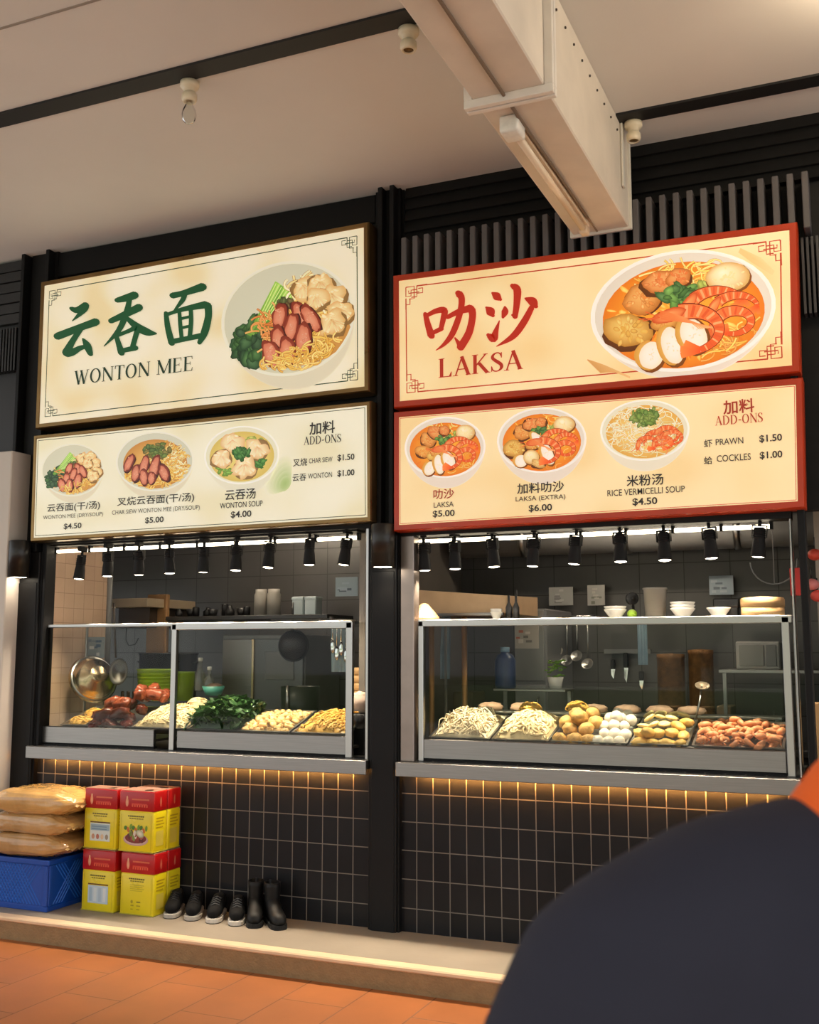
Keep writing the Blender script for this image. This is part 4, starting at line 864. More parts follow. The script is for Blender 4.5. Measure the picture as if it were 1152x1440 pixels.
# ------------------------------------------------------------------ kitchen things
def lathe_thing(name, label, cat, prof, c, m, n=28, group=None, M=None):
    b = MB().lathe(prof, (0,0,0) if M is not None else c, n, M=M); return tag(b.build(name, m, loc=c), label, cat, group)
def hollow(r0, r1, h, w=.004): return [(0,0),(r0,0),(r1,h),(r1-w,h),(r0-w,w),(0,w)]
M_green = mat('lime_plastic', (150,182,22), .35, var=.08); M_pot = mat('black_pot', (26,25,26), .4); M_bamboo = mat('bamboo', (186,148,100), .6, var=.25, vscale=5, stretch=(1,1,14)); M_kgrey = mat('kitchen_grey', (124,124,124), .4, var=.1)
M_whitec = mat('white_ceramic', (222,220,212), .25); M_blueb = mat('pale_blue_cloth', (150,172,186), .8, var=.2); M_wood = mat('pole_wood', (130,98,62), .5, var=.2); M_teal = mat('teal_plastic', (70,140,128), .4)
# left kitchen
kc = P(131, 955, .43)
Mx = Matrix.Translation(kc) @ Euler((radians(68), 0, radians(62))).to_matrix().to_4x4()
t = thing('metal_colander', 'large round metal strainer bowl leaning at the left end of the wonton noodle kitchen', 'strainer', kc)
b = MB().lathe([(0,.11),(.05,.108),(.062,.10),(.07,.085),(.11,.07),(.135,.04),(.15,.01),(.168,.0),(.168,-.006),(.148,.0),(.13,.03),(.1,.06),(0,.095)], (0,0,0), 40, M=Mx)
b.build('bowl', mat('warm_steel', (206,182,148), .25, 1.0), t)
c = MB()
for k in range(4): c.lathe([(.155-.018*k,.006+.018*k),(.160-.018*k,.010+.018*k),(.155-.018*k,.014+.018*k)], (0,0,0), 40, M=Mx)
c.build('rib', M_steel2, t)
MB().box(kc.x-.2, kc.x+.2, .2, .7, 1.16, 1.175).build('shelf_tmp', M_steel) if False else None
b = MB(); c = P(163, 955, .5); b.tube([P(160,848,.5), P(161,880,.5), P(163,925,.5)], .008, 8).lathe([(0,-.02),(.04,-.012),(.062,.01),(.062,.014),(.04,-.006),(0,-.014)], (0,0,0), 24, M=Matrix.Translation(P(167,945,.5)) @ Euler((1.3,0,.5)).to_matrix().to_4x4() @ Matrix.Scale(1.5,4,(0,1,0)))
tag(b.build('wok_spoon', mat('dark_steel', (96,92,88), .35, .9)), 'dark long handled wok spoon hanging beside the strainer bowl', 'spoon')
struct('trim_11', MB().tube([(-5.055,.76,1.015),(-5.055,.76,2.6)], .022, 12), M_kgrey)
c = P(220, 985, .75)
b = MB().lathe([(0,0),(.115,0),(.12,.01),(.135,.20),(.14,.205),(.14,.215),(.132,.215),(.112,.012),(0,.012)], c, 32)
for k in range(7): b.lathe([(.118+.0025*k,.03+k*.024),(.124+.0025*k,.036+k*.024),(.119+.0025*k,.042+k*.024)], c, 32)
tag(b.build('plastic_tub', M_green), 'ribbed lime green tub in the wonton noodle kitchen, left of the middle post', 'tub')
c2 = P(256, 985, .93)
b = MB().lathe([(0,0),(.075,0),(.085,.19),(.09,.2),(.082,.2),(.07,.01),(0,.01)], c2, 28); tag(b.build('plastic_tub', M_green), 'narrow lime green tub just right of the middle post', 'tub')
for (px, lab, w) in ((222, 'black stock pot standing behind the ribbed green tub', .135), (258, 'black stock pot standing behind the narrow green tub', .09)):
    c = P(px, 980, 1.05 if px < 240 else 1.15); t = thing('stock_pot', lab, 'pot', c)
    MB().lathe([(0,0),(w,0),(w+.004,.30),(w+.012,.305),(w+.012,.315),(w-.004,.315),(w-.006,.01),(0,.01)], c, 30).build('body', M_pot, t)
    for s in (-1, 1): MB().tube([(c.x+s*(w+.002),c.y-.03,c.z+.24),(c.x+s*(w+.035),c.y-.02,c.z+.25),(c.x+s*(w+.035),c.y+.02,c.z+.25),(c.x+s*(w+.002),c.y+.03,c.z+.24)], .006, 8).build('handle', M_pot, t)
for i, (px, h, lab) in enumerate(((281, .20, 'clear glass sauce bottle with a dark base beside the green tubs'), (294, .14, 'short clear sauce bottle next to the tall one'))):
    c = P(px, 972, .7); t = thing('sauce_bottle', lab, 'bottle', c)
    MB().lathe([(0,0),(.032,0),(.036,.01),(.036,h*.55),(.014,h*.75),(.013,h),(.0,h)], c, 20).build('glass', mat('bottle_grey', (150,152,152), .15, trans=.6), t)
    MB().lathe([(.015,h),(.016,h+.022),(0,h+.024)], c, 16).build('cap', M_whitec, t)
c = P(300, 978, .6); tag(MB().lathe(hollow(.05,.075,.06), c, 28).blob((c.x,c.y,c.z+.05), (.06,.06,.03), 2, .4, 4, 2, 1).build('condiment_bowl', [M_teal, mat('dark_condiment', (74,50,38), .6, var=.4)]), 'teal bowl of dark condiment behind the leafy greens', 'bowl')
# steel cabinet
x0, x1 = X(311,930,1.3), X(428,930,1.3); z1 = Z(330,893,1.3)
t = thing('steel_cabinet', 'tall steel kitchen cabinet behind the leafy greens', 'cabinet', ((x0+x1)/2, 1.5, .13))
MB().box(x0, x1, 1.32, 1.85, .13, z1, .005).build('body', M_kgrey, t)
xm = x0+(x1-x0)*.40
MB().box(x0+.01, xm-.004, 1.30, 1.32, .5, z1-.03, .004).build('door', M_steel, t)
dr = MB().box(xm+.004, x1-.01, 1.30, 1.32, .5, z1-.03, .004).build('door', mat('cabinet_door', (112,114,114), .4, .5), t)
MB().box(xm-.012, xm+.010, 1.285, 1.30, .5, z1-.03, .003).build('edge_strip', mat('warm_edge', (214,188,150), .2, 1.0), t)
MB().box(xm+.10, x1-.08, 1.292, 1.30, z1-.32, z1-.12, .003).build('recess_panel', M_kgrey, t)
MB().tube([(x1-.12,1.29,z1-.5),(x1-.12,1.265,z1-.52),(x1-.2,1.265,z1-.52)], .008, 8).build('handle', M_chrome, dr)
c = P(411, 908, 1.15); t = thing('hanging_pan', 'round dark frying pan hanging in front of the steel cabinet', 'pan', c)
MB().lathe([(0,.0),(.09,.0),(.108,-.035),(.112,-.035),(.093,.006),(0,.006)], (0,0,0), 36, M=Matrix.Translation(c) @ Euler((pi/2,0,.25)).to_matrix().to_4x4()).build('dish', mat('pan_dark', (52,50,50), .3, .6), t)
MB().tube([(c.x,c.y,c.z+.10),(c.x,c.y,c.z+.30)], .009, 8).build('handle', M_pot, t)
struct('trim_12', MB().box(X(380,870,1.12), X(465,870,1.12), 1.13, 1.16, Z(411,872,1.15), Z(411,868,1.15)), M_kgrey)
c = P(422, 1000, .85); c.z = 1.12; t = thing('stove_pot', 'dark pot with a metal rim behind the yellow noodle strips', 'pot', c)
MB().lathe(hollow(.12,.13,.26), c, 30).build('body', mat('pot_green_black', (34,44,36), .35), t); MB().tube([(c.x-.02,c.y-.13,c.z+.05),(c.x-.02,c.y-.135,c.z+.27)], .012, 8).build('handle', M_steel2, t)
# upper shelf with clutter
zs = Z(350, 866, 1.2); xs0, xs1 = X(236,862,1.2), X(470,862,1.2)
t = thing('wall_shelf', 'dark shelf at the back of the wonton noodle kitchen', 'shelf', ((xs0+xs1)/2, 1.3, zs-.03))
MB().box(xs0, xs1, 1.1, 1.5, zs-.03, zs, .003).build('board', mat('shelf_dark', (44,44,42), .4), t)
for x in (xs0+.05, xs1-.08): MB().box(x, x+.02, 1.12, 1.9, zs-.06, zs-.03).build('bracket', M_kgrey, t)
R = random.Random(31)
for i in range(9):
    x = X(246+i*12, 862, 1.2); h = R.uniform(.06,.10); r = R.uniform(.025,.04); k = i % 3
    prof = ([(0,0),(r,0),(r*1.05,h*.6),(r*.5,h*.8),(r*.5,h),(0,h)], hollow(r*.7,r*1.1,h*.8), [(0,0),(r,0),(r,h),(r*.9,h+.006),(0,h+.01)])[k]
    lathe_thing(('sauce_jar','small_pan','spice_tin')[k], 'small dark %s, %s from the left in the row on the dark kitchen shelf' % (('sauce jar','pan','spice tin')[k], ORD[i]), ('jar','pan','tin')[k], prof, (x, 1.25+.05*(i%2), zs), M_pot, 20, 'dark pots and jars on the kitchen shelf')
for i, px in enumerate((362, 380)):
    lathe_thing('plastic_jar', 'tall pale plastic jar on the kitchen shelf, %s of two' % ('left','right')[i], 'jar', [(0,0),(.05,0),(.05,.15),(.042,.165),(.042,.19),(0,.19)], (X(px,862,1.2), 1.25, zs), mat('jar_pale', (150,146,138), .3), 24, 'plastic jars')
for i, px in enumerate((418, 436)):
    x = X(px,862,1.2); tag(MB().box(x-.045, x+.045, 1.2, 1.3, zs, zs+.13, .006).box(x-.047, x+.047, 1.198, 1.302, zs+.105, zs+.125, .003).build('lidded_box', mat('box_pale', (176,190,194), .4)), 'pale lidded box on the right of the kitchen shelf, %s one' % ('left','right')[i], 'box', 'pale boxes')
# hood and hanging wire
t = thing('range_hood', 'cream edged range hood above the lime green tub', 'hood', P(180, 850, .9))
a_, b_ = P(152, 846, .9), P(207, 849, .9)
MB().box(a_.x, b_.x, .9, 1.5, a_.z-.045, a_.z+.02, .004).build('canopy', mat('hood_cream', (150,134,112), .45), t)
MB().box(a_.x+.02, b_.x-.05, 1.0, 1.5, a_.z-.19, a_.z-.045).build('body', mat('hood_brown', (60,48,38), .5), t)
w = [P(178,880,.95), P(177,900,.95), P(181,908,.95), P(190,906,.95), P(195,897,.95)]
tag(MB().tube(w, .004, 6).build('wire_hook', M_pot), 'thin black wire loop hanging below the range hood', 'hook')
a_, b_ = P(207,842,1.1), P(232,940,1.1)
tag(MB().box(a_.x, b_.x, 1.1, 1.14, b_.z, a_.z+.03, .006).box(a_.x+.01, b_.x-.01, 1.09, 1.1, b_.z+.02, a_.z-.08).build('wooden_panel', mat('panel_wood', (150,112,72), .55, var=.3, vscale=3)), 'brown wooden panel standing behind the green tub', 'panel')
# posters on the kitchen side wall
def poster(name, lab, px0, py0, px1, py1, y, cols):
    p = P(px0, py0, y); q = P(px1, py1, y); b = MB().box(p.x, q.x, y, y+.006, q.z, p.z)
    t = thing(name, lab, 'poster', ((p.x+q.x)/2, y, q.z)); b.build('sheet', mat(name+lab[:14], cols[0], .5), t)
    a = Art(y-.001, lambda u, v: Vector((p.x+(q.x-p.x)*u, y-.001, p.z+(q.z-p.z)*v))); R = random.Random(len(lab))
    for k in range(7):
        u, v = R.uniform(.05,.6), R.uniform(.05,.8); a.rect(u, v, u+R.uniform(.15,.35), v+R.uniform(.05,.16), cols[1+k % (len(cols)-1)])
    a.build('print', M_print2, t)
poster('wall_poster', 'small green poster at the left end of the wonton noodle case', 70, 882, 80, 920, .30, [(96,108,70),(40,64,34),(150,160,90),(60,90,50)])
poster('wall_poster', 'pale blue notice above the metal strainer bowl', 122, 896, 146, 925, .55, [(150,166,178),(90,120,150),(214,220,224),(120,140,160)])
poster('wall_poster', 'pale blue notice high at the right of the wonton noodle kitchen', 472, 812, 503, 838, 1.0, [(120,138,150),(160,176,190),(70,84,96)])
# towels and tools at the right end
t = thing('utensil_rack', 'rack of steel tools and pale cloths at the right end of the wonton noodle kitchen', 'rack', P(482, 870, .6))
a_, b_ = P(464, 872, .6), P(500, 872, .6); MB().tube([a_, b_], .006, 8).build('rail', M_steel2, t)
for i, px in enumerate((468, 474, 480, 487)):
    q = P(px, 874, .59); l = (.2,.26,.22,.28)[i]
    MB().tube([q, (q.x,q.y,q.z-l*.6)], .004, 6).blob((q.x,q.y,q.z-l*.75), (.018,.006,.05), 2).build('tool', M_chrome, t)
q, r = P(466, 876, .62), P(496, 945, .62); m = MB(); n = 14
m.loft([[Vector((q.x+(r.x-q.x)*i/n, .62+.012*sin(i*1.7), q.z)) for i in range(n+1)], [Vector((q.x+(r.x-q.x)*i/n, .62+.016*sin(i*1.7+.5), r.z)) for i in range(n+1)]], caps=False, closed=False)
m.build('cloth', M_blueb, t)
c = P(507, 982, .45)
b = MB()
for k in range(4): b.lathe([(0,.0),(.055,0),(.058,.004),(.058,.042),(.055,.045),(0,.045)], (c.x,c.y,c.z+k*.046), 28)
t = thing('steamer_stack', 'stack of small bamboo steamers at the right end of the wonton noodle case', 'steamer', c)
for k in range(4): MB().lathe([(0,.0),(.055,0),(.058,.004),(.058,.042),(.055,.045),(0,.045)], (c.x,c.y,c.z+k*.046), 28).build('tier', M_bamboo, t)
c = P(506, 1000, .25)
tag(MB().lathe([(0,0),(.04,0),(.055,.09),(.051,.09),(.038,.004),(0,.004)], c, 24).blob((c.x,c.y,c.z+.085), (.045,.045,.03), 2, .4, 5, 3).build('paper_bag_cup', mat('paper_white', (222,196,178), .7, var=.1)), 'white crumpled paper cup beside the steamer stack', 'cup')
c = P(506, 1024, .22); tag(MB().lathe(hollow(.04,.06,.085), c, 24).build('black_bowl', M_pot), 'black bowl under the white paper cup at the case end', 'bowl')
tag(MB().box(X(497,1060,.25), X(517,1060,.25), .2, .3, 1.015, c.z).build('black_stand', M_blackm), 'black stand holding the black bowl at the case end', 'stand')

# right kitchen
a_, b_ = P(570, 828, .5), P(707, 842, .5)
t = thing('range_hood', 'wide tan range hood at the left of the laksa kitchen', 'hood', (a_.x, .7, 1.75))
MB().loft([[Vector(p) for p in ((a_.x,.5,1.83),(b_.x,.55,1.83),(b_.x,.55,1.93),(a_.x,.5,1.98))], [Vector(p) for p in ((a_.x,1.2,1.83),(b_.x,1.2,1.83),(b_.x,1.2,1.95),(a_.x,1.2,2.0))]], smooth=False).build('canopy', mat('hood_tan', (196,164,128), .5, var=.1), t)
MB().box(a_.x, b_.x, .495, .52, 1.815, 1.832).build('lip', M_steel, t)
sh = 1.779
lathe_thing('bamboo_hat', 'woven bamboo cone cover at the left end of the glass shelf', 'cover', [(0,.10),(.02,.096),(.085,.02),(.09,0),(.085,.0),(.02,.085),(0,.09)], (X(597,866,.2), .2, sh), mat('woven_bamboo', (204,160,112), .7, var=.4, vscale=40, bump=.4, bscale=90), 28)
for i, px in enumerate((607, 653)):
    p = P(px, 880, .75); tag(MB().tube([(p.x,.75,.13),(p.x,.75,1.82)], .018, 12).build('brass_pole', mat('brass_dull', (160,120,72), .35, .6)), 'upright brass coloured pole in the laksa kitchen, %s of two' % ('left','right')[i], 'pole', 'brass poles')
q, r = P(618, 880, .85), P(634, 955, .85); m = MB(); n = 12
m.loft([[Vector((q.x+(r.x-q.x)*(i/n)*.8+.02, .85+.012*sin(i*1.9), q.z+.1)) for i in range(n+1)], [Vector((q.x+(r.x-q.x)*i/n, .85+.02*sin(i*1.9+.5), (q.z+r.z)/2)) for i in range(n+1)], [Vector((q.x+(r.x-q.x)*i/n, .85+.02*sin(i*1.9+.9), r.z)) for i in range(n+1)]], caps=False, closed=False)
tag(m.build('hanging_apron', M_blueb), 'pale blue apron hanging between the two brass poles', 'apron')
c = P(711, 968, .9); t = thing('water_bottle', 'dark blue bottle with a pale cap in the laksa kitchen', 'bottle', c)
MB().lathe([(0,0),(.06,0),(.064,.01),(.064,.17),(.05,.2),(.025,.215),(.025,.225),(0,.225)], c, 24).build('body', mat('navy_plastic', (30,52,92), .3), t); MB().lathe([(.027,.22),(.028,.25),(0,.252)], c, 20).build('cap', mat('cap_pale_blue', (130,164,190), .4), t)
x0, x1 = X(722,930,1.2), X(768,930,1.2); x0f, x1f = x0, x1; t = thing('fridge', 'grey upright fridge in the middle of the laksa kitchen', 'fridge', ((x0+x1)/2, 1.5, .13))
MB().box(x0, x1, 1.22, 1.85, .13, 1.88, .01).build('body', M_kgrey, t); d = MB().box(x0+.01, x1-.01, 1.2, 1.22, .3, 1.40, .006).build('door', mat('fridge_door', (148,150,150), .35, .4), t); MB().box(x0+.01, x1-.01, 1.2, 1.22, 1.42, 1.87, .006).build('door', mat('fridge_door2', (132,132,130), .35, .4), t)
MB().tube([(x1-.05,1.2,1.05),(x1-.05,1.17,1.07),(x1-.05,1.17,1.30),(x1-.05,1.2,1.32)], .007, 8).build('handle', M_chrome, d)
poster('wall_poster', 'white printed notice on the fridge door', 724, 873, 758, 912, 1.19, [(176,168,158),(190,110,90),(120,116,110),(210,200,190)])
lathe_thing('potted_herb_pot', 'small white pot of green herbs beside the fridge', 'pot', hollow(.035,.05,.07), P(781, 945, .8), M_whitec, 20) if False else None
c = P(781, 938, .95); c.z = P(711,968,.9).z; t = thing('potted_herb', 'small green potted herb beside the grey fridge', 'plant', c)
MB().lathe(hollow(.035,.05,.07), c, 20).build('pot', M_whitec, t); b = MB(); R = random.Random(3)
for k in range(40): b.blob((c.x+R.uniform(-.05,.05), c.y+R.uniform(-.05,.05), c.z+.07+R.uniform(0,.10)), (.016,.012,.006), 1)
b.build('leaves', mat('herb_green', (104,150,44), .6, var=.3), t)
zb = P(711,968,.9).z; xb0, xb1 = X(700,968,.9), X(800,968,.9)
t = thing('back_shelf', 'slim steel shelf holding the dark blue bottle and the herb pot', 'shelf', ((xb0+xb1)/2, .93, .13))
MB().box(xb0, xb1, .82, 1.04, zb-.014, zb-.0005, .002).build('board', M_steel, t)
for x in (xb0+.01, xb1-.03): MB().box(x, x+.02, .98, 1.0, .13, zb-.014).build('leg', M_steel, t)
# rear counter the back objects stand on
t = thing('rear_counter', 'steel rear counter along the back of the laksa kitchen', 'counter', (-1.6, 1.6, .13)); MB().box(x1f+.02, -.3, 1.25, 1.88, 1.0, 1.04, .003).build('top', M_steel, t); MB().box(x1f+.02, -.3, 1.3, 1.88, .13, 1.0).build('body', M_kgrey, t)
t = thing('rear_counter', 'short steel rear counter left of the grey fridge', 'counter', (-2.5, 1.6, .13)); MB().box(-2.79, x0f-.02, 1.25, 1.88, 1.0, 1.04, .003).build('top', M_steel, t); MB().box(-2.79, x0f-.02, 1.3, 1.88, .13, 1.0).build('body', M_kgrey, t)
t = thing('rear_counter', 'steel rear counter along the back of the wonton noodle kitchen', 'counter', (-4, 1.0, .13)); MB().box(-5.9, -2.86, .68, 1.28, 1.08, 1.12, .003).build('top', M_steel, t); MB().box(-5.9, -2.86, .74, 1.28, .13, 1.08).build('body', M_kdark, t)
# knives on a strip
p = P(880, 915, 1.85); struct('trim_13', MB().box(X(850,915,1.88), X(915,915,1.88), 1.87, 1.9, p.z-.02, p.z+.01), M_kgrey)
for i, (px, t0, t1) in enumerate(((862,927,955), (880,918,960), (902,944,970))):
    q0, q1 = P(px, t0, 1.84), P(px, t1, 1.84); t = thing('kitchen_knife', 'black handled kitchen knife on the back wall, %s from the left' % ORD[i], 'knife', (q0.x, 1.84, q1.z), 'kitchen knives')
    MB().box(q0.x-.016, q0.x+.016, 1.83, 1.855, (q0.z+q1.z)/2, q0.z, .005).build('handle', M_pot, t); MB().loft([[Vector((q0.x-.014,1.842,(q0.z+q1.z)/2)),Vector((q0.x+.014,1.842,(q0.z+q1.z)/2)),Vector((q0.x+.014,1.846,(q0.z+q1.z)/2)),Vector((q0.x-.014,1.846,(q0.z+q1.z)/2))], [Vector((q0.x-.014,1.842,q1.z+.03)),Vector((q0.x+.002,1.842,q1.z)),Vector((q0.x+.002,1.844,q1.z)),Vector((q0.x-.014,1.844,q1.z+.03))]], smooth=False).build('blade', M_chrome, t)
# brown bins, microwave, taps
for i, (px0, px1, pt) in enumerate(((922,962,920), (966,1003,914))):
    p, q = P(px0, pt, 1.4), P(px1, 970, 1.4); cx = (p.x+q.x)/2; r = (q.x-p.x)/2
    b = MB().lathe([(0,0),(r*.92,0),(r,.02),(r,p.z-1.04-.03),(r*1.03,p.z-1.04-.028),(r*1.03,p.z-1.04),(0,p.z-1.04+.006)], (cx,1.45,1.04), 28)
    for k in range(6): b.lathe([(r,.04+k*.035),(r*1.025,.05+k*.035),(r,.06+k*.035)], (cx,1.45,1.04), 28)
    tag(b.build('rattan_bin', mat('rattan', (134,92,48), .6, var=.35, vscale=30, bump=.4, bscale=120)), 'brown rattan bin on the rear counter, %s one' % ('left','right')[i], 'bin', 'rattan bins')
p, q = P(1034, 902, 1.3), P(1098, 942, 1.3); t = thing('microwave', 'pale grey microwave at the right of the laksa kitchen', 'microwave', ((p.x+q.x)/2, 1.4, q.z))
MB().box(p.x, q.x, 1.31, 1.7, q.z, p.z, .008).build('body', mat('appliance_grey', (170,168,164), .35), t); MB().box(p.x+.02, q.x-.09, 1.30, 1.31, q.z+.02, p.z-.02, .004).build('door', mat('appliance_door', (140,138,134), .25), t); MB().box(q.x-.08, q.x-.02, 1.30, 1.31, q.z+.02, p.z-.02, .003).build('control_panel', M_kgrey, t)
t = thing('steel_shelf', 'steel shelf holding the pale grey microwave', 'shelf', ((p.x+q.x)/2, 1.4, q.z-.02)); MB().box(p.x-.1, -.3, 1.28, 1.85, q.z-.02, q.z, .002).build('board', M_steel, t)
for x in (p.x-.08, -.34): MB().box(x, x+.02, 1.3, 1.32, 1.04, q.z-.02).build('leg', M_steel, t)
for i, px in enumerate((1072, 1086)):
    c = P(px, 992, 1.1); t = thing('tap', 'chrome swan neck tap by the microwave, %s of two' % ('left','right')[i], 'tap', (c.x, 1.3, 1.04), 'taps')
    MB().tube([(c.x,1.3,1.04),(c.x,1.3,1.2),(c.x,1.28,1.24),(c.x,1.24,1.25),(c.x,1.2,1.23),(c.x,1.19,1.2)], .009, 10).build('spout', M_chrome, t); MB().lathe([(0,0),(.02,0),(.016,.03),(0,.03)], (c.x,1.3,1.04), 16).build('base', M_chrome, t)
# things on the glass shelf
def bowls(px0, px1, n, lab, y=.25, m=None):
    x0, x1 = X(px0, 860, y), X(px1, 860, y); r = (x1-x0)/2; t = thing('bowl_stack', lab, 'bowls', ((x0+x1)/2, y, sh))
    for k in range(n): MB().lathe([(0,0),(r*.5,0),(r*.55,.008),(r,.045),(r*1.01,.05),(r*.95,.048),(r*.5,.012),(0,.01)], ((x0+x1)/2,y,sh+k*.016), 28).build('bowl', m or M_whitec, t)
bowls(850, 881, 2, 'low stack of white bowls on the glass shelf beside the green lime'); bowls(943, 978, 3, 'stack of white bowls on the glass shelf right of the tall tub'); bowls(994, 1028, 1, 'single white bowl on the glass shelf beside the bamboo steamer'); bowls(690, 706, 2, 'small stack of white bowls at the left of the glass shelf', .3)
c = (X(889,860,.25), .25, sh+.024); tag(MB().blob(c, (.026,.026,.024), 3, .05).build('lime', mat('lime_skin', (126,160,40), .4)), 'green lime on the glass shelf', 'lime')
lathe_thing('plastic_tub_clear', 'tall cloudy plastic tub on the glass shelf', 'tub', [(0,0),(.052,0),(.06,.15),(.064,.152),(.064,.16),(.056,.16),(.048,.006),(0,.006)], (X(922,860,.28), .28, sh), mat('cloudy_plastic', (168,164,156), .35, trans=.4), 28)
t = thing('bamboo_steamer', 'big round bamboo steamer at the right end of the glass shelf', 'steamer', (X(1073,860,.24), .24, sh)); r = (X(1104,850,.24)-X(1043,850,.24))/2
MB().lathe([(0,0),(r,0),(r,.05),(r*.97,.05),(r*.97,.01),(0,.01)], (X(1073,860,.24), .24, sh), 36).build('tier', M_bamboo, t); MB().lathe([(0,.058),(r*1.03,.05),(r*1.03,.085),(r*.98,.095),(0,.105)], (X(1073,860,.24), .24, sh), 36).build('lid', M_bamboo, t)
p, q = P(1003, 838, .32), P(1040, 852, .32); tag(MB().box(p.x, q.x, .30, .42, sh+.052, sh+.1, .006).box(p.x+.01, q.x-.01, .31, .41, sh, sh+.052).build('black_scale', M_pot), 'black kitchen scale on the glass shelf behind the single bowl', 'scale')
for i, px in enumerate((716, 726)): lathe_thing('sauce_bottle', 'slim black sauce bottle on the glass shelf, %s of two' % ('left','right')[i], 'bottle', [(0,0),(.018,0),(.019,.07),(.007,.10),(.007,.14+.03*i),(0,.14+.03*i)], (X(px,862,.3), .3, sh), M_pot, 18, 'black bottles')
c = P(890, 842, .4); t = thing('desk_fan', 'small black clip fan above the glass shelf', 'fan', (c.x, .4, sh)); Mf = Matrix.Translation((c.x,.38,c.z)) @ Euler((pi/2,0,.5)).to_matrix().to_4x4()
MB().lathe([(.028,-.012),(.034,-.01),(.034,.01),(.028,.012)], (0,0,0), 24, M=Mf).lathe([(0,-.01),(.012,-.01),(.012,.03),(0,.035)], (0,0,0), 16, M=Mf).build('cage', M_pot, t); MB().tube([(c.x,.41,c.z-.03),(c.x,.41,sh)], .008, 8).build('stand', M_pot, t)
b = MB()
for k in range(4): b.box(-.005, .03, -.008, .008, -.002, .002, M=Mf @ Matrix.Rotation(k*pi/2,4,'Z') @ Matrix.Rotation(.5,4,'X'))
b.build('blades', M_kgrey, t)
poster('wall_poster', 'pale square notice on the laksa kitchen back wall, above the herb pot', 772, 826, 806, 851, 1.8, [(160,160,156),(180,180,176),(130,130,128)])
poster('wall_poster', 'pale square notice on the back wall behind the low bowl stack', 826, 823, 851, 851, 1.8, [(150,150,142),(178,176,168),(120,124,112)])
poster('wall_poster', 'pale blue notice on the back wall right of the tall tub', 997, 810, 1032, 836, 1.8, [(126,138,148),(168,180,190),(104,116,128)])
p = P(1088, 790, .6); b = MB(); pts = [(p.x+.12*cos(a), .6, p.z+.12*sin(a)) for a in [pi+.25*k for k in range(14)]]; tag(b.tube(pts, .004, 6).tube([(p.x,.6,p.z-.12),(p.x,.6,2.62)], .003, 6).build('hanging_ring', M_kgrey), 'thin wire ring hanging at the right end of the laksa kitchen', 'ring')
# more kitchen things
a_, b_ = P(776, 868, 1.6), P(838, 866, 1.6)
t = thing('utensil_rail', 'steel rail with hanging ladles on the laksa kitchen back wall', 'rail', ((a_.x+b_.x)/2, 1.6, a_.z)); MB().tube([a_, b_], .008, 8).build('bar', M_chrome, t)
for x in (a_.x, b_.x): MB().tube([(x,1.6,a_.z),(x,1.9,a_.z)], .006, 8).build('arm', M_chrome, t)
for i, px in enumerate((784, 797, 811, 826)):
    q = P(px, 870, 1.58); l = (.22,.28,.25,.3)[i]; tl = thing('hanging_ladle', 'long ladle hanging from the kitchen rail, %s from the left' % ORD[i], 'ladle', (q.x, 1.58, q.z-l), 'hanging ladles')
    MB().tube([(q.x,1.58,q.z+.01),(q.x,1.58,q.z-l)], .006, 6).build('handle', M_steel2, tl); MB().lathe([(0,-.01),(.025,-.006),(.04,.012),(.037,.012),(0,-.004)], (0,0,0), 18, M=Matrix.Translation((q.x,1.565,q.z-l)) @ Euler((1.1,0,0)).to_matrix().to_4x4()).build('cup', M_steel2, tl)
zc = 1.04
for i, (px0, px1, h, col, lab) in enumerate(((640,668,.30,(104,84,60),'brown carton on the rear counter left of the dark blue bottle'), (672,696,.22,(86,88,92),'grey carton on the rear counter next to the brown one'), (1008,1028,.24,(150,128,100),'tan carton on the rear counter right of the rattan bins'))):
    xa, xb = X(px0,960,1.4), X(px1,960,1.4); tag(MB().box(xa, xb, 1.36, 1.6, zc, zc+h, .006).box(xa+.02, xb-.02, 1.357, 1.362, zc+h*.4, zc+h*.8).build('carton', mat('carton_%d' % i, col, .7, var=.15)), lab, 'carton')
for i, px in enumerate((800, 816, 832, 848)):
    lathe_thing('spice_jar', 'lidded spice jar on the rear counter, %s from the left of the row' % ORD[i], 'jar', [(0,0),(.045,0),(.048,.01),(.048,.13),(.04,.15),(.042,.155),(.042,.175),(0,.178)], (X(px,965,1.35), 1.35, zc), mat('spice_%d' % i, [(120,84,44),(70,50,36),(146,110,52),(92,96,60)][i], .25), 22, 'spice jars on the rear counter')
q, r = P(896, 870, 1.5), P(912, 935, 1.5); m = MB(); n = 12
m.loft([[Vector((q.x+(r.x-q.x)*i/n, 1.5+.014*sin(i*1.9), zz)) for i in range(n+1)] for zz in (q.z, (q.z+r.z)/2, r.z)], caps=False, closed=False); m.tube([(q.x-.02,1.5,q.z),(r.x+.02,1.5,q.z),(r.x+.02,1.9,q.z)], .006, 6)
tag(m.build('dish_cloth', M_blueb), 'pale blue dish cloth hanging above the rattan bins', 'cloth')
t = thing('wall_duct', 'round grey ventilation pipe across the top of the laksa kitchen', 'pipe', (-1.4, 1.5, 2.35)); MB().tube([(-2.7,1.55,2.36),(1.1,1.55,2.36)], .11, 24).build('pipe', M_kgrey, t)
for x in (-2.2,-1.5,-.8): MB().tube([(x-.02,1.55,2.36),(x+.02,1.55,2.36)], .118, 24).build('collar', M_steel2, t)
for i, (px, rr, hh) in enumerate(((330, .10, .14), (352, .07, .10))):
    c = P(px, 1003, .8); lathe_thing('steel_pot', 'small steel pot behind the leafy greens, %s one' % ('larger','smaller')[i], 'pot', [(0,0),(rr,0),(rr,hh),(rr+.008,hh+.004),(rr-.004,hh+.004),(rr-.006,.006),(0,.006)], (c.x, .8, 1.12), M_steel2, 26, 'steel pots')
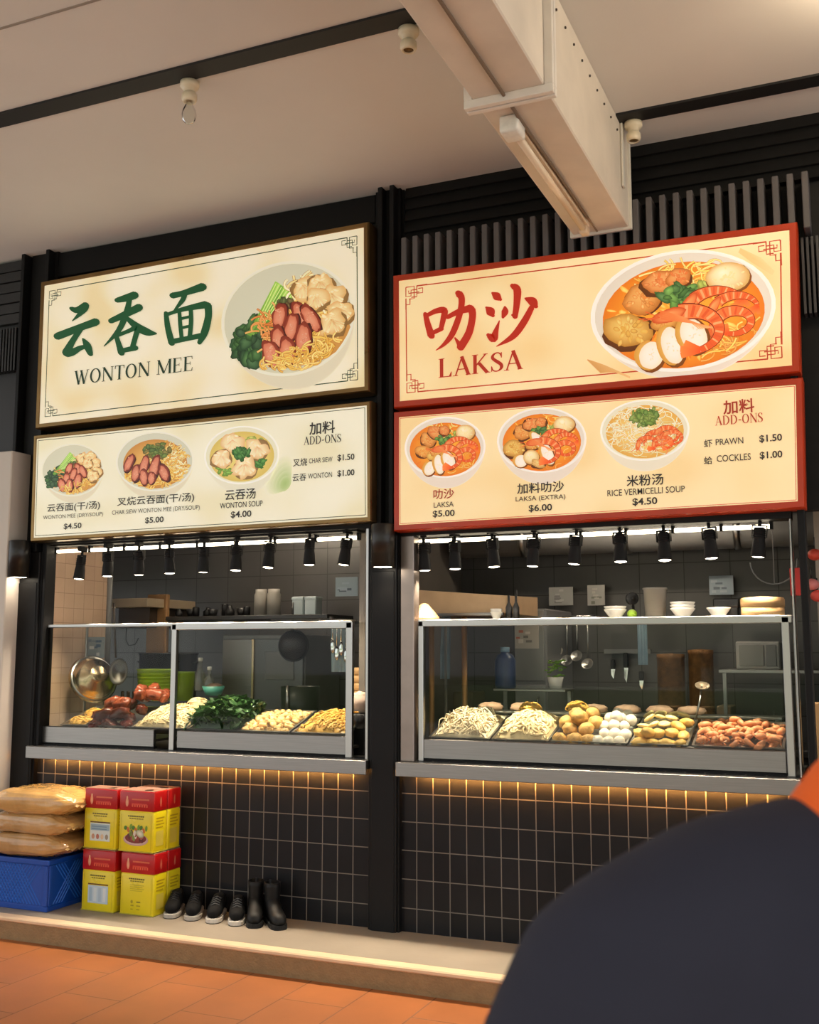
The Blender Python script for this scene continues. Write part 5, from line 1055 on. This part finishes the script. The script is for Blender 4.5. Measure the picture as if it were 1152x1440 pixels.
for i, px in enumerate((172, 180, 188)):
    c = P(px, 985, .8); lathe_thing('sauce_bottle', 'slim brown sauce bottle behind the roast pork, %s from the left' % ORD[i], 'bottle', [(0,0),(.028,0),(.03,.12),(.012,.17),(.012,.21),(0,.212)], (c.x, .8, 1.12), mat('soy_brown', (70,34,22), .2), 18, 'brown sauce bottles')
# neighbour stall seen past the right post
p = P(1117, 818, .3); tag(MB().box(p.x-.02, p.x+.03, .3, .31, p.z-.07, p.z+.07, .003).build('red_sign', mat('red_enamel', (176,34,26), .4)), 'small red sign seen past the right edge of the laksa case', 'sign')
struct('wall_right', MB().box(-.30, 1.2, .5, .52, 1.0, 2.5), mat('neighbour_wall', (150,140,128), .5, var=.2, vscale=3))
struct('trim_14', MB().box(-.30, 1.2, .0, .4, .115, 1.05), M_steel)
R = random.Random(9)
for i, (px, py) in enumerate(((1146, 780), (1142, 822), (1150, 838))):
    c = P(px, py, .35); t = thing('paper_lantern', 'red and white paper lantern in the next stall, %s from the top' % ORD[i], 'lantern', c, 'paper lanterns')
    MB().blob(c, (.035,.035,.03), 3).build('shade', mat('lantern_%d' % i, [(190,60,40),(206,120,116),(196,70,60)][i], .6), t); MB().tube([(c.x,c.y,c.z+.03),(c.x,c.y,c.z+.09)], .003, 6).build('cord', M_pot, t)
c = P(1146, 1005, .3); tag(MB().box(c.x-.03, c.x+.06, .28, .36, 1.05, c.z+.06, .006).build('paper_carton', mat('carton_brown', (150,116,76), .7)), 'brown carton on the next stall counter', 'carton')

# ------------------------------------------------------------------ crate, bags, tins, shoes
PZ = .1203
M_crate = mat('blue_plastic', (12,68,160), .38, var=.06)
cx0, cx1, cy0, cy1 = -5.09, -4.487, -.395, -.04
t = thing('plastic_crate', 'blue plastic crate standing on the plinth under the stacked bags', 'crate', ((cx0+cx1)/2, (cy0+cy1)/2, PZ))
zt = .408
b = MB().box(cx0, cx1, cy0, cy0+.012, PZ, zt-.002, .003).box(cx0, cx1, cy1-.012, cy1, PZ, zt-.002, .003).box(cx0, cx0+.012, cy0+.012, cy1-.012, PZ, zt-.002).box(cx1-.012, cx1, cy0+.012, cy1-.012, PZ, zt-.002).box(cx0+.01, cx1-.01, cy0+.01, cy1-.01, PZ+.004, PZ+.014)
b.build('body', M_crate, t)
r = MB().box(cx0-.012, cx1+.012, cy0-.012, cy0+.014, zt-.03, zt, .005).box(cx0-.012, cx1+.012, cy1-.014, cy1+.012, zt-.03, zt, .005).box(cx0-.012, cx0+.014, cy0, cy1, zt-.03, zt, .005).box(cx1-.014, cx1+.012, cy0, cy1, zt-.03, zt, .005)
r.box(cx0-.006, cx1+.006, cy0-.006, cy0, PZ, PZ+.03, .003).box(cx1, cx1+.006, cy0, cy1, PZ, PZ+.03, .003)
for x in (cx1-.03, cx0+.01): r.box(x, x+.03, cy0-.008, cy0, PZ+.03, zt-.03, .004)
for y in (cy0+.004, cy1-.03): r.box(cx1, cx1+.008, y, y+.026, PZ+.03, zt-.03, .003)
r.build('rim', M_crate, t)
l = MB(); n = 14   # raised diamond lattice on the front and the end
for k in range(-9, 34):
    for s in (1, -1):
        a = (cx0+.05+k*.024, PZ+.035); e = (zt-.035)-a[1]; x2 = a[0]+s*e*.75
        xs_ = sorted((a[0], x2))
        if xs_[0] < cx0+.045 or xs_[1] > cx1-.035: continue
        l.tube([(a[0],cy0-.0005,a[1]),(x2,cy0-.0005,zt-.035)], .0036, 4, smooth=False)
for k in range(12):
    y = cy0+.05+k*.024
    for s in (1, -1):
        y2 = y+s*.18
        if y2 < cy0+.04 or y2 > cy1-.035: continue
        l.tube([(cx1+.0005,y,PZ+.035),(cx1+.0005,y2,zt-.035)], .0036, 4, smooth=False)
l.build('lattice', mat('blue_plastic_lattice', (34,104,200), .4), t)
M_bag = [mat('bag_plastic_%d' % i, c, .22, var=.28, vscale=7, bump=.8, bscale=11, coat=.7) for i, c in enumerate(((186,142,86), (190,148,92), (204,158,92)))]
def bag(i, x0, x1, y0, y1, z0, z1, lab, ang):
    m = MB(); n, k = 96, 56; c = Vector(((x0+x1)/2, (y0+y1)/2, (z0+z1)/2)); vs = []
    for j in range(k+1):
        ph = -pi/2+pi*j/k
        for q in range(n):
            a = 2*pi*q/n; sx = math.copysign(abs(cos(a))**.35, cos(a)); sy = math.copysign(abs(sin(a))**.35, sin(a)); cp = cos(ph)**.42; sz = math.copysign(abs(sin(ph))**.75, sin(ph))
            p = Vector((sx*cp, sy*cp, sz)); edge = max(abs(p.x), abs(p.y))
            d = noise.noise(Vector((p.x*2.2+i*9, p.y*2.2, p.z*1.5)))*.12+noise.noise(Vector((p.x*6+i*5, p.y*6, p.z*4)))*.06-abs(noise.noise(Vector((p.x*9+p.y*4+i*5, p.y*11-p.x*3, p.z*7))))*.09+.03
            thick = 1-.45*max(0, abs(p.x)-.55)/.45
            v = Vector((p.x*(x1-x0)/2*(1+d*.25), p.y*(y1-y0)/2*(1+d*.25), p.z*(z1-z0)/2*thick*(1+d*1.3)))
            vs.append(c+Matrix.Rotation(ang,3,'Z') @ v)
    m.add(vs, [(j*n+q, j*n+(q+1)%n, (j+1)*n+(q+1)%n, (j+1)*n+q) for j in range(k) for q in range(n)], 0, True)
    t = thing('food_bag', lab, 'bag', (c.x, c.y, z0), 'stacked food bags'); m.build('sack', M_bag[i], t)
    f = MB()   # crimped sealed end
    for s in (1,):
        pts = []
        for q in range(15):
            v = (q/14-.5)*1.6; yy = v*(y1-y0)/2; pts.append((yy, .006*sin(q*2.1)))
        R0 = Matrix.Rotation(ang,3,'Z')
        a = [c+R0 @ Vector(((x1-x0)/2*.97, y, h-.004)) for y, h in pts]; b2 = [c+R0 @ Vector(((x1-x0)/2*1.035, y*1.02, h*1.6-.012)) for y, h in pts]
        f.loft([a, b2, [p-Vector((0,0,.002)) for p in b2], [p-Vector((0,0,.002)) for p in a]], caps=False, closed=False)
    f.build('sealed_end', mat('bag_end', (190,154,102), .2, coat=.5), t)
bag(0, -5.02, -4.40, -.40, -.04, .405, .545, 'tan plastic food bag, lowest of the three on the blue crate', .03)
bag(1, -5.03, -4.39, -.38, -.03, .525, .665, 'tan plastic food bag in the middle of the stack on the crate', -.03)
bag(2, -5.00, -4.36, -.39, -.02, .645, .795, 'golden plastic food bag on top of the stack on the crate', .05)

M_tinY = mat('tin_yellow', (226,206,28), .3, .0, var=.05); M_tinR = mat('tin_red', (176,20,22), .3, var=.06); M_tinM = mat('tin_lid', (206,160,140), .3, .6)
def tin(lab, x0, y0, z0, w, d, h, style, ang=0):
    t = thing('oil_tin', lab, 'tin', (x0+w/2, y0+d/2, z0), 'red and yellow oil tins')
    hb = h*.655
    MB().box(x0, x0+w, y0, y0+d, z0, z0+hb, .008, seg=2).box(x0+.002, x0+w-.002, y0+.002, y0+d-.002, z0+hb-.01, z0+h-.012, .006).build('body', M_tinY, t)
    MB().box(x0-.001, x0+w+.001, y0-.001, y0+d+.001, z0+hb, z0+h-.006, .007, seg=2).build('red_band', M_tinR, t)
    m = MB().box(x0+.004, x0+w-.004, y0+.004, y0+d-.004, z0+h-.008, z0+h-.002, .003); m.lathe([(.028,0),(.028,.002),(0,.002)], (x0+w*.75,y0+d*.3,z0+h-.004), 20); m.build('lid', M_tinM, t)
    MB().box(x0-.002, x0+w+.002, y0-.002, y0+d+.002, z0, z0+.007, .002).build('bottom_rim', mat('tin_rim', (198,188,60), .3, .3), t)
    for side in (0, 1):
        if side == 0: a = Art(0, lambda u, v: Vector((x0+w*u, y0-.0012, z0+h*(1-v)))); 
        else: a = Art(0, lambda u, v: Vector((x0+w+.0014, y0+d*u, z0+h*(1-v))))
        Y2 = (232,200,150); DK = (92,84,20)
        if side == 1:
            st = a.step
            def add2(pts, fs, cols, a=a):
                a.k += 1; q = [a.mapf(p[0], p[1]) for p in pts]; a.mb.add([(p.x+1e-5*a.k, p.y, p.z) for p in q], fs); a.mb.c += [lin(c)+(1.0,) for c in cols]
            a._add = add2
            a.ell(.5, .19, .06, .08, 0, (206,120,90), (196,90,70)); 
            for k in range(4): a.rect(.18, .44+k*.05, .8-.1*(k%2), .462+k*.05, (176,150,24))
            a.rect(.2, .66, .75, .9, (204,186,70)); a.build('side_print', M_print2, t); continue
        a.ell(.22, .205, .045, .075, 0, (226,170,130), (214,120,90)); a.ell(.22, .13, .022, .03, 0, (226,170,130), n=10)     # little bottle emblem
        for k in range(2): a.rect(.36, .14+k*.075, .86-.06*k, .165+k*.075, (206,96,62) if k == 0 else (204,60,40))
        for k in range(7): a.rect(.36+k*.07, .235, .40+k*.07, .275, (214,84,50))
        a.rect(.06, .40, .07, .96, (196,176,20)); a.rect(.93, .40, .94, .96, (196,176,20))
        for k in range(8): a.rect(.26+k*.06, .415, .305+k*.06, .437, DK)
        for k in range(6): a.rect(.30+k*.07, .455, .355+k*.07, .472, (130,120,20))
        if style == 0:      # pasted pale label
            a.rect(.2, .555, .82, .575, (96,60,24)); a.rect(.2, .58, .82, .87, (206,216,210)); a.rect(.22, .6, .8, .70, (150,176,186)); 
            for k in range(4): a.ell(.30+k*.14, .80, .05, .045, 0, [(196,150,120),(180,110,90),(214,186,150),(150,140,120)][k], n=10)
            for k in range(2): a.rect(.25, .63+k*.04, .72, .645+k*.04, (110,140,160))
        elif style == 1:    # dish of food
            for k in range(9): a.ell(.2+k*.075, .62+.03*sin(k*2.0), .05, .035, k, [(70,120,30),(200,110,40),(110,150,40)][k%3], n=9)
            a.ell(.5, .80, .36, .10, 0, (226,210,200), (190,150,140)); a.ell(.5, .78, .31, .08, 0, (150,60,40), (110,36,26))
            R = random.Random(4)
            for k in range(16): a.ell(.28+R.random()*.44, .68+R.random()*.13, .06, .035, R.random()*3, jit([(96,40,34),(150,80,60),(214,206,190),(120,140,60)][k%4], R), n=9)
            a.ell(.62, .70, .12, .06, .2, (226,222,206), (150,160,110), n=14)
        elif style == 2:    # plain text and marks
            for k in range(4): a.rect(.30, .52+k*.03, .72-.05*(k%2), .53+k*.03, (186,170,20))
            a.ell(.36, .79, .035, .028, 0, (170,150,20), n=10); a.rect(.5, .78, .62, .8, (120,110,20)); a.rect(.33, .84, .42, .86, (170,150,20)); a.rect(.5, .84, .62, .86, (170,150,20)); a.rect(.33, .9, .40, .915, (170,150,20)); a.rect(.5, .9, .6, .915, (170,150,20))
        else:               # pasted blue white label
            a.rect(.2, .555, .82, .575, (110,70,24)); a.rect(.2, .585, .82, .87, (186,204,216))
            for k in range(4): a.rect(.24+k*.14, .62, .33+k*.14, .84, [(160,186,204),(206,216,220),(170,190,206),(214,220,222)][k])
        a.build('front_print', M_print2, t)
TH = .347; tw = .232; td_ = .125
tin('oil tin with a pale blue pasted label, bottom left of the stack', -4.352, -.262, PZ, tw, td_, TH, 3)
tin('plain yellow oil tin without picture, bottom right of the stack front', -4.086, -.250, PZ, tw, td_, TH, 2)
tin('oil tin with a pale photo label, top left of the stack', -4.362, -.250, PZ+TH, tw, td_, TH, 0)
tin('oil tin printed with a dish of food, top right of the stack front', -4.108, -.252, PZ+TH, tw+.01, td_, TH, 1)
tin('oil tin standing behind the plain yellow tin, at the bottom', -4.086, -.118, PZ, tw, td_, TH, 2)
tin('oil tin standing behind the tin with the food dish, on top', -4.098, -.120, PZ+TH, tw, td_, TH, 0)

M_upper = mat('shoe_black', (14,14,15), .75, spec=.2, var=.2, vscale=40); M_sole = mat('shoe_sole_white', (176,170,160), .6, var=.1); M_lace = mat('shoe_lace', (40,40,42), .8); M_in = mat('shoe_lining', (8,8,8), .9)
def shoe_rings(h0, prof, L=.275):
    rings = []
    for f, w, h, z in prof:
        y = -L/2+f*L; r = []
        for k in range(18):
            a = 2*pi*k/18; x = w*cos(a); zz = (z+h)/2+(h-z)/2*sin(a)
            if sin(a) < 0: x = w*math.copysign(abs(cos(a))**.5, cos(a))
            r.append(Vector((x, y, h0+zz)))
        rings.append(r)
    return rings
def sneaker(lab, p, ang, sole_m, white_tip=False):
    t = thing('sneaker', lab, 'shoe', (0,0,0), 'shoes beside the oil tins')
    so = MB(); out = [(0,.012),(.03,.030),(.12,.043),(.28,.048),(.5,.042),(.7,.037),(.88,.036),(.97,.026),(1,.010)]; R0, R1 = [], []
    ptsL = [Vector((w, -.145+f*.29, 0)) for f, w in out]; ptsR = [Vector((-w, -.145+f*.29, 0)) for f, w in reversed(out)]; ring = ptsL+ptsR
    so.loft([[p_*.97 for p_ in ring], [p_+Vector((0,0,.006)) for p_ in ring], [p_+Vector((0,0,.024)) for p_ in ring], [p_*.93+Vector((0,0,.027)) for p_ in ring]], smooth=False); so.build('sole', sole_m, t)
    MB().loft([[p_*.985+Vector((0,0,-.0005)) for p_ in ring], [p_*.99+Vector((0,0,.007)) for p_ in ring]], smooth=False).build('outsole', M_rubber, t)
    up = shoe_rings(.026, [(.02,.016,.03,0),(.06,.032,.045,0),(.16,.041,.054,0),(.3,.044,.062,0),(.42,.042,.078,0),(.52,.039,.092,0),(.62,.036,.086,0),(.78,.034,.082,0),(.9,.032,.09,0),(.97,.024,.088,0),(1.0,.012,.07,0)])
    MB().loft(up).build('upper', M_upper, t)
    MB().loft([[Vector((.026*cos(a), .03+.062*sin(a)+.012, z)) for a in [2*pi*k/16 for k in range(16)]] for z in (.100,.1165)]).build('collar', M_in, t)
    lc = MB()
    for k in range(4): y = -.06+k*.018; z = .088+k*.0085; lc.tube([(-.024,y,z-.006),(0,y-.004,z+.006),(.024,y,z-.006)], .0035, 6)
    lc.build('laces', M_lace if not white_tip else mat('lace_grey', (90,90,90), .8), t)
    t.location = p; t.rotation_euler = (0,0,ang); return t
def boot(lab, p, ang):
    t = thing('boot', lab, 'shoe', (0,0,0), 'shoes beside the oil tins')
    rings = shoe_rings(.02, [(.0,.018,.03,0),(.05,.034,.05,0),(.16,.042,.062,0),(.32,.043,.075,0),(.45,.040,.10,0),(.56,.039,.13,0),(.68,.038,.14,0),(.8,.037,.14,0),(.92,.034,.13,0),(1.0,.02,.09,0)])
    m = MB().loft(rings)
    m.loft([[Vector((.043*s_*cos(a), .052+.056*s_*sin(a), z)) for a in [2*pi*k/20 for k in range(20)]] for z, s_ in ((.08,.9),(.14,.93),(.19,1.0),(.215,1.03),(.215,.92),(.15,.85))], caps=False); m.build('upper', mat('boot_leather', (15,15,15), .5, spec=.3, var=.2, vscale=30), t)
    out = [(0,.014),(.04,.034),(.14,.045),(.3,.047),(.5,.040),(.75,.038),(.93,.034),(1,.016)]; ring = [Vector((w, -.145+f*.285, 0)) for f, w in out]+[Vector((-w, -.145+f*.285, 0)) for f, w in reversed(out)]
    MB().loft([ring, [p_+Vector((0,0,.024)) for p_ in ring]], smooth=False).build('sole', M_rubber, t)
    MB().loft([[Vector((.037*cos(a), .052+.049*sin(a), z)) for a in [2*pi*k/20 for k in range(20)]] for z in (.17,.19)]).build('lining', M_in, t)
    MB().box(-.006, .006, .10, .108, .17, .22, .002).build('pull_tab', M_lace, t)
    t.location = p; t.rotation_euler = (0,0,ang); return t
def onp(px, py): q = G(px, py, PZ); return q
def place(f, px, ang, *a): 
    q = X(px, 1288, -.115); return f(*a[:1], (q, -.115, PZ), ang, *a[1:])
place(sneaker, 246, .42, 'black sneaker with a grey white sole, next to the oil tins', M_sole)
place(sneaker, 274, .46, 'black sneaker with a grey white sole, second from the oil tins', M_sole)
M_sole2 = mat('shoe_sole_bright', (206,200,190), .55, var=.1)
place(sneaker, 305, .40, 'open black sneaker with a bright white sole, third from the oil tins', M_sole2, True)
place(sneaker, 334, .5, 'open black sneaker with a bright white sole, beside the black boots', M_sole2, True)
place(boot, 359, .52, 'black ankle boot beside the white soled sneakers')
place(boot, 386, .78, 'black ankle boot at the right end of the shoe row')

# ------------------------------------------------------------------ the person in front
FW = Vector((-sin(YAW), cos(YAW), 0)); RT = Vector((cos(YAW), sin(YAW), 0))
DP = .70                                   # distance from the viewer
NK = CAM+FW*DP+RT*.331                     # above the feet, at the neck
def B3(r, f, z): return Vector((NK.x, NK.y, 0))+RT*r+FW*f+Vector((0,0,z))
def capsule(m, pts, n=20, sub=5):
    """tapered round limb through (point, radius) joints"""
    P_ = []; R_ = []
    for i in range(len(pts)-1):
        for k in range(sub):
            t = k/sub; P_.append(pts[i][0].lerp(pts[i+1][0], t)); R_.append(pts[i][1]*(1-t)+pts[i+1][1]*t)
    P_.append(pts[-1][0]); R_.append(pts[-1][1])
    d0 = (P_[0]-P_[1]).normalized(); d1 = (P_[-1]-P_[-2]).normalized(); r0, r1 = R_[0], R_[-1]
    P_ = [P_[0]+d0*r0*.95, P_[0]+d0*r0*.7]+P_+[P_[-1]+d1*r1*.7, P_[-1]+d1*r1*.95]; R_ = [r0*.3, r0*.72]+R_+[r1*.72, r1*.3]
    m.tube(P_, R_, n)
def ellrings(m, secs, n=28):
    m.loft([[B3(r+a*cos(2*pi*k/n), f+b*sin(2*pi*k/n), z) for k in range(n)] for r, f, z, a, b in secs])
def remesh(o, vox, it=6, fac=.5):
    md = o.modifiers.new('join', 'REMESH'); md.mode = 'VOXEL'; md.voxel_size = vox; md.use_smooth_shade = True
    s = o.modifiers.new('soften', 'SMOOTH'); s.iterations = it; s.factor = fac
M_skin = mat('skin', (196,144,112), .5, var=.06, vscale=10, sss=.1); M_shirt = mat('navy_shirt', (46,46,57), .85, spec=.2, var=.12, vscale=4, bump=.9, bscale=5, stretch=(1,1,2.2)); M_orange = mat('orange_collar', (240,98,14), .75, var=.06, bump=.2, bscale=200)
pt = thing('person', 'person from behind in a navy shirt with an orange collar, close at the right edge', 'person', (NK.x, NK.y, 0))
S = 1.0
m = MB()
ellrings(m, [(0,0,.86,.13,.09),(0,0,.95,.165,.115),(0,.0,1.1,.15,.105),(0,0,1.25,.17,.115),(0,0,1.36,.165,.11),(0,0,1.43,.11,.085),(0,.0,1.48,.062,.06),(.03,.016,1.54,.056,.058),(.065,.03,1.60,.054,.058)])
hx, hf, hz = .082, .05, 1.72
m.blob((0,0,0), 1, 3, M=Matrix.Translation(B3(hx, hf, hz)) @ Matrix.Rotation(YAW,4,'Z') @ Matrix.Diagonal((.076,.096,.118,1)))
m.blob((0,0,0), 1, 3, M=Matrix.Translation(B3(hx, hf+.03, hz-.06)) @ Matrix.Rotation(YAW,4,'Z') @ Matrix.Diagonal((.058,.066,.064,1)))
m.blob((0,0,0), 1, 2, M=Matrix.Translation(B3(hx, hf+.104, hz-.022)) @ Matrix.Rotation(YAW,4,'Z') @ Matrix.Diagonal((.013,.018,.024,1)))
m.blob((0,0,0), 1, 2, M=Matrix.Translation(B3(hx, hf+.09, hz-.068)) @ Matrix.Rotation(YAW,4,'Z') @ Matrix.Diagonal((.026,.010,.010,1)))
for s in (-1, 1):
    m.blob((0,0,0), 1, 2, M=Matrix.Translation(B3(hx+s*.078, hf, hz-.02)) @ Matrix.Rotation(YAW,4,'Z') @ Matrix.Diagonal((.010,.020,.032,1)))
    sh_, el, wr = B3(s*.175, -.005, 1.405), B3(s*.265, .0, 1.12), B3(s*.25, .16, .93)
    capsule(m, [(B3(s*.10,0,1.42), .055), (sh_, .058), (el, .042)]); capsule(m, [(el, .042), (el.lerp(wr,.35), .042), (wr, .026)])
    pm = B3(s*.247, .20, .875); capsule(m, [(wr, .026), (pm, .033)], 14)
    pe = B3(s*.245, .235, .835)
    for k, (l, o_) in enumerate(((.072,-.027),(.08,-.009),(.074,.009),(.058,.026))):
        a0 = pm.lerp(pe,.4)+FW*o_*.9+Vector((0,0,o_*.3)); a1 = a0+Vector((0,0,-l*.5))+FW*.012; a2 = a1+Vector((0,0,-l*.45))-FW*.008-RT*s*.012
        capsule(m, [(a0, .0095), (a1, .0088), (a2, .0072)], 10, 3)
    th0 = pm+FW*.02; capsule(m, [(pm+FW*.01+Vector((0,0,.015)), .012), (th0+FW*.035-RT*s*.02-Vector((0,0,.02)), .0105), (th0+FW*.04-RT*s*.03-Vector((0,0,.05)), .009)], 10, 3)
    capsule(m, [(B3(s*.09,0,.90), .088), (B3(s*.10,.01,.50), .058), (B3(s*.10,-.015,.36), .056), (B3(s*.10,-.01,.09), .038)])
    capsule(m, [(B3(s*.10,-.02,.05), .036), (B3(s*.11,.16,.035), .032)])
body = m.build('body', M_skin, pt); remesh(body, .006, 4)
# shirt: torso and sleeves one cloth surface
m = MB()
ellrings(m, [(0,0,.84,.185,.135),(0,0,.95,.185,.135),(0,0,1.12,.178,.13),(0,-.005,1.25,.195,.14),(0,-.01,1.36,.20,.135),(0,-.008,1.43,.18,.115),(0,-.004,1.475,.135,.095),(0,.0,1.508,.088,.08)])
for s in (-1, 1):
    capsule(m, [(B3(s*.07,-.005,1.447), .068), (B3(s*.13,-.005,1.425), .076), (B3(s*.19,-.005,1.385), .083), (B3(s*.24,-.003,1.28), .080), (B3(s*.262,.0,1.16), .070)], 24)
shirt = m.build('shirt', M_shirt, pt); remesh(shirt, .008, 10)
m = MB()   # collar: a fold-down band lying on the shoulders
n = 36; secs = []
for (a, b, z, fz) in ((.060,.064,1.527,.0),(.066,.070,1.536,.0),(.078,.084,1.522,.008),(.094,.100,1.503,.016),(.093,.098,1.498,.016),(.078,.084,1.51,.008),(.062,.066,1.50,0)):
    secs.append([B3(a*cos(2*pi*k/n), -.004+b*sin(2*pi*k/n), z-fz*max(0,sin(2*pi*k/n)) ) for k in range(n)])
m.loft(secs, caps=False); co = m.build('collar', M_orange, pt)
ss = co.modifiers.new('soft', 'SUBSURF'); ss.levels = 1; ss.render_levels = 2
m = MB(); M4 = Matrix.Translation(B3(hx, hf-.012, hz+.018)) @ Matrix.Rotation(YAW,4,'Z') @ Matrix.Diagonal((.086,.102,.122,1))
bm = bmesh.new(); bmesh.ops.create_icosphere(bm, subdivisions=4, radius=1)
bmesh.ops.delete(bm, geom=[v for v in bm.verts if v.co.y > .42 and v.co.z < .55 or v.co.z < -.75], context='VERTS')
for v in bm.verts: v.co *= 1+.05*noise.noise(v.co*9)
bm.verts.index_update(); m.add([v.co.copy() for v in bm.verts], [[v.index for v in f.verts] for f in bm.faces], 0, True, M4); bm.free(); m.build('hair', mat('hair_black', (18,16,15), .5, bump=.6, bscale=120), pt)
M_eye = mat('eye_dark', (24,20,18), .2)
for s in (-1, 1):
    m = MB(); m.blob((0,0,0), 1, 2, M=Matrix.Translation(B3(hx+s*.031, hf+.088, hz+.005)) @ Matrix.Rotation(YAW,4,'Z') @ Matrix.Diagonal((.013,.007,.007,1))); m.build('eye', M_eye, pt)
m = MB()
ellrings(m, [(0,0,.97,.172,.122),(0,0,.88,.178,.13),(0,0,.80,.175,.125)])
for s in (-1, 1): capsule(m, [(B3(s*.088,0,.86), .098), (B3(s*.10,.005,.5), .078), (B3(s*.10,-.01,.14), .062)])
tr = m.build('trousers', mat('dark_trousers', (34,34,38), .8), pt); remesh(tr, .01, 6)
for s in (-1, 1):
    m = MB(); capsule(m, [(B3(s*.10,-.03,.05), .047), (B3(s*.112,.1,.045), .045), (B3(s*.118,.19,.035), .034)]); m.box(-.045,.045,-.08,.23,0,.02,.008,M=Matrix.Translation(B3(s*.108,0,0)) @ Matrix.Rotation(YAW,4,'Z')); m.build('shoe', M_rubber, pt)
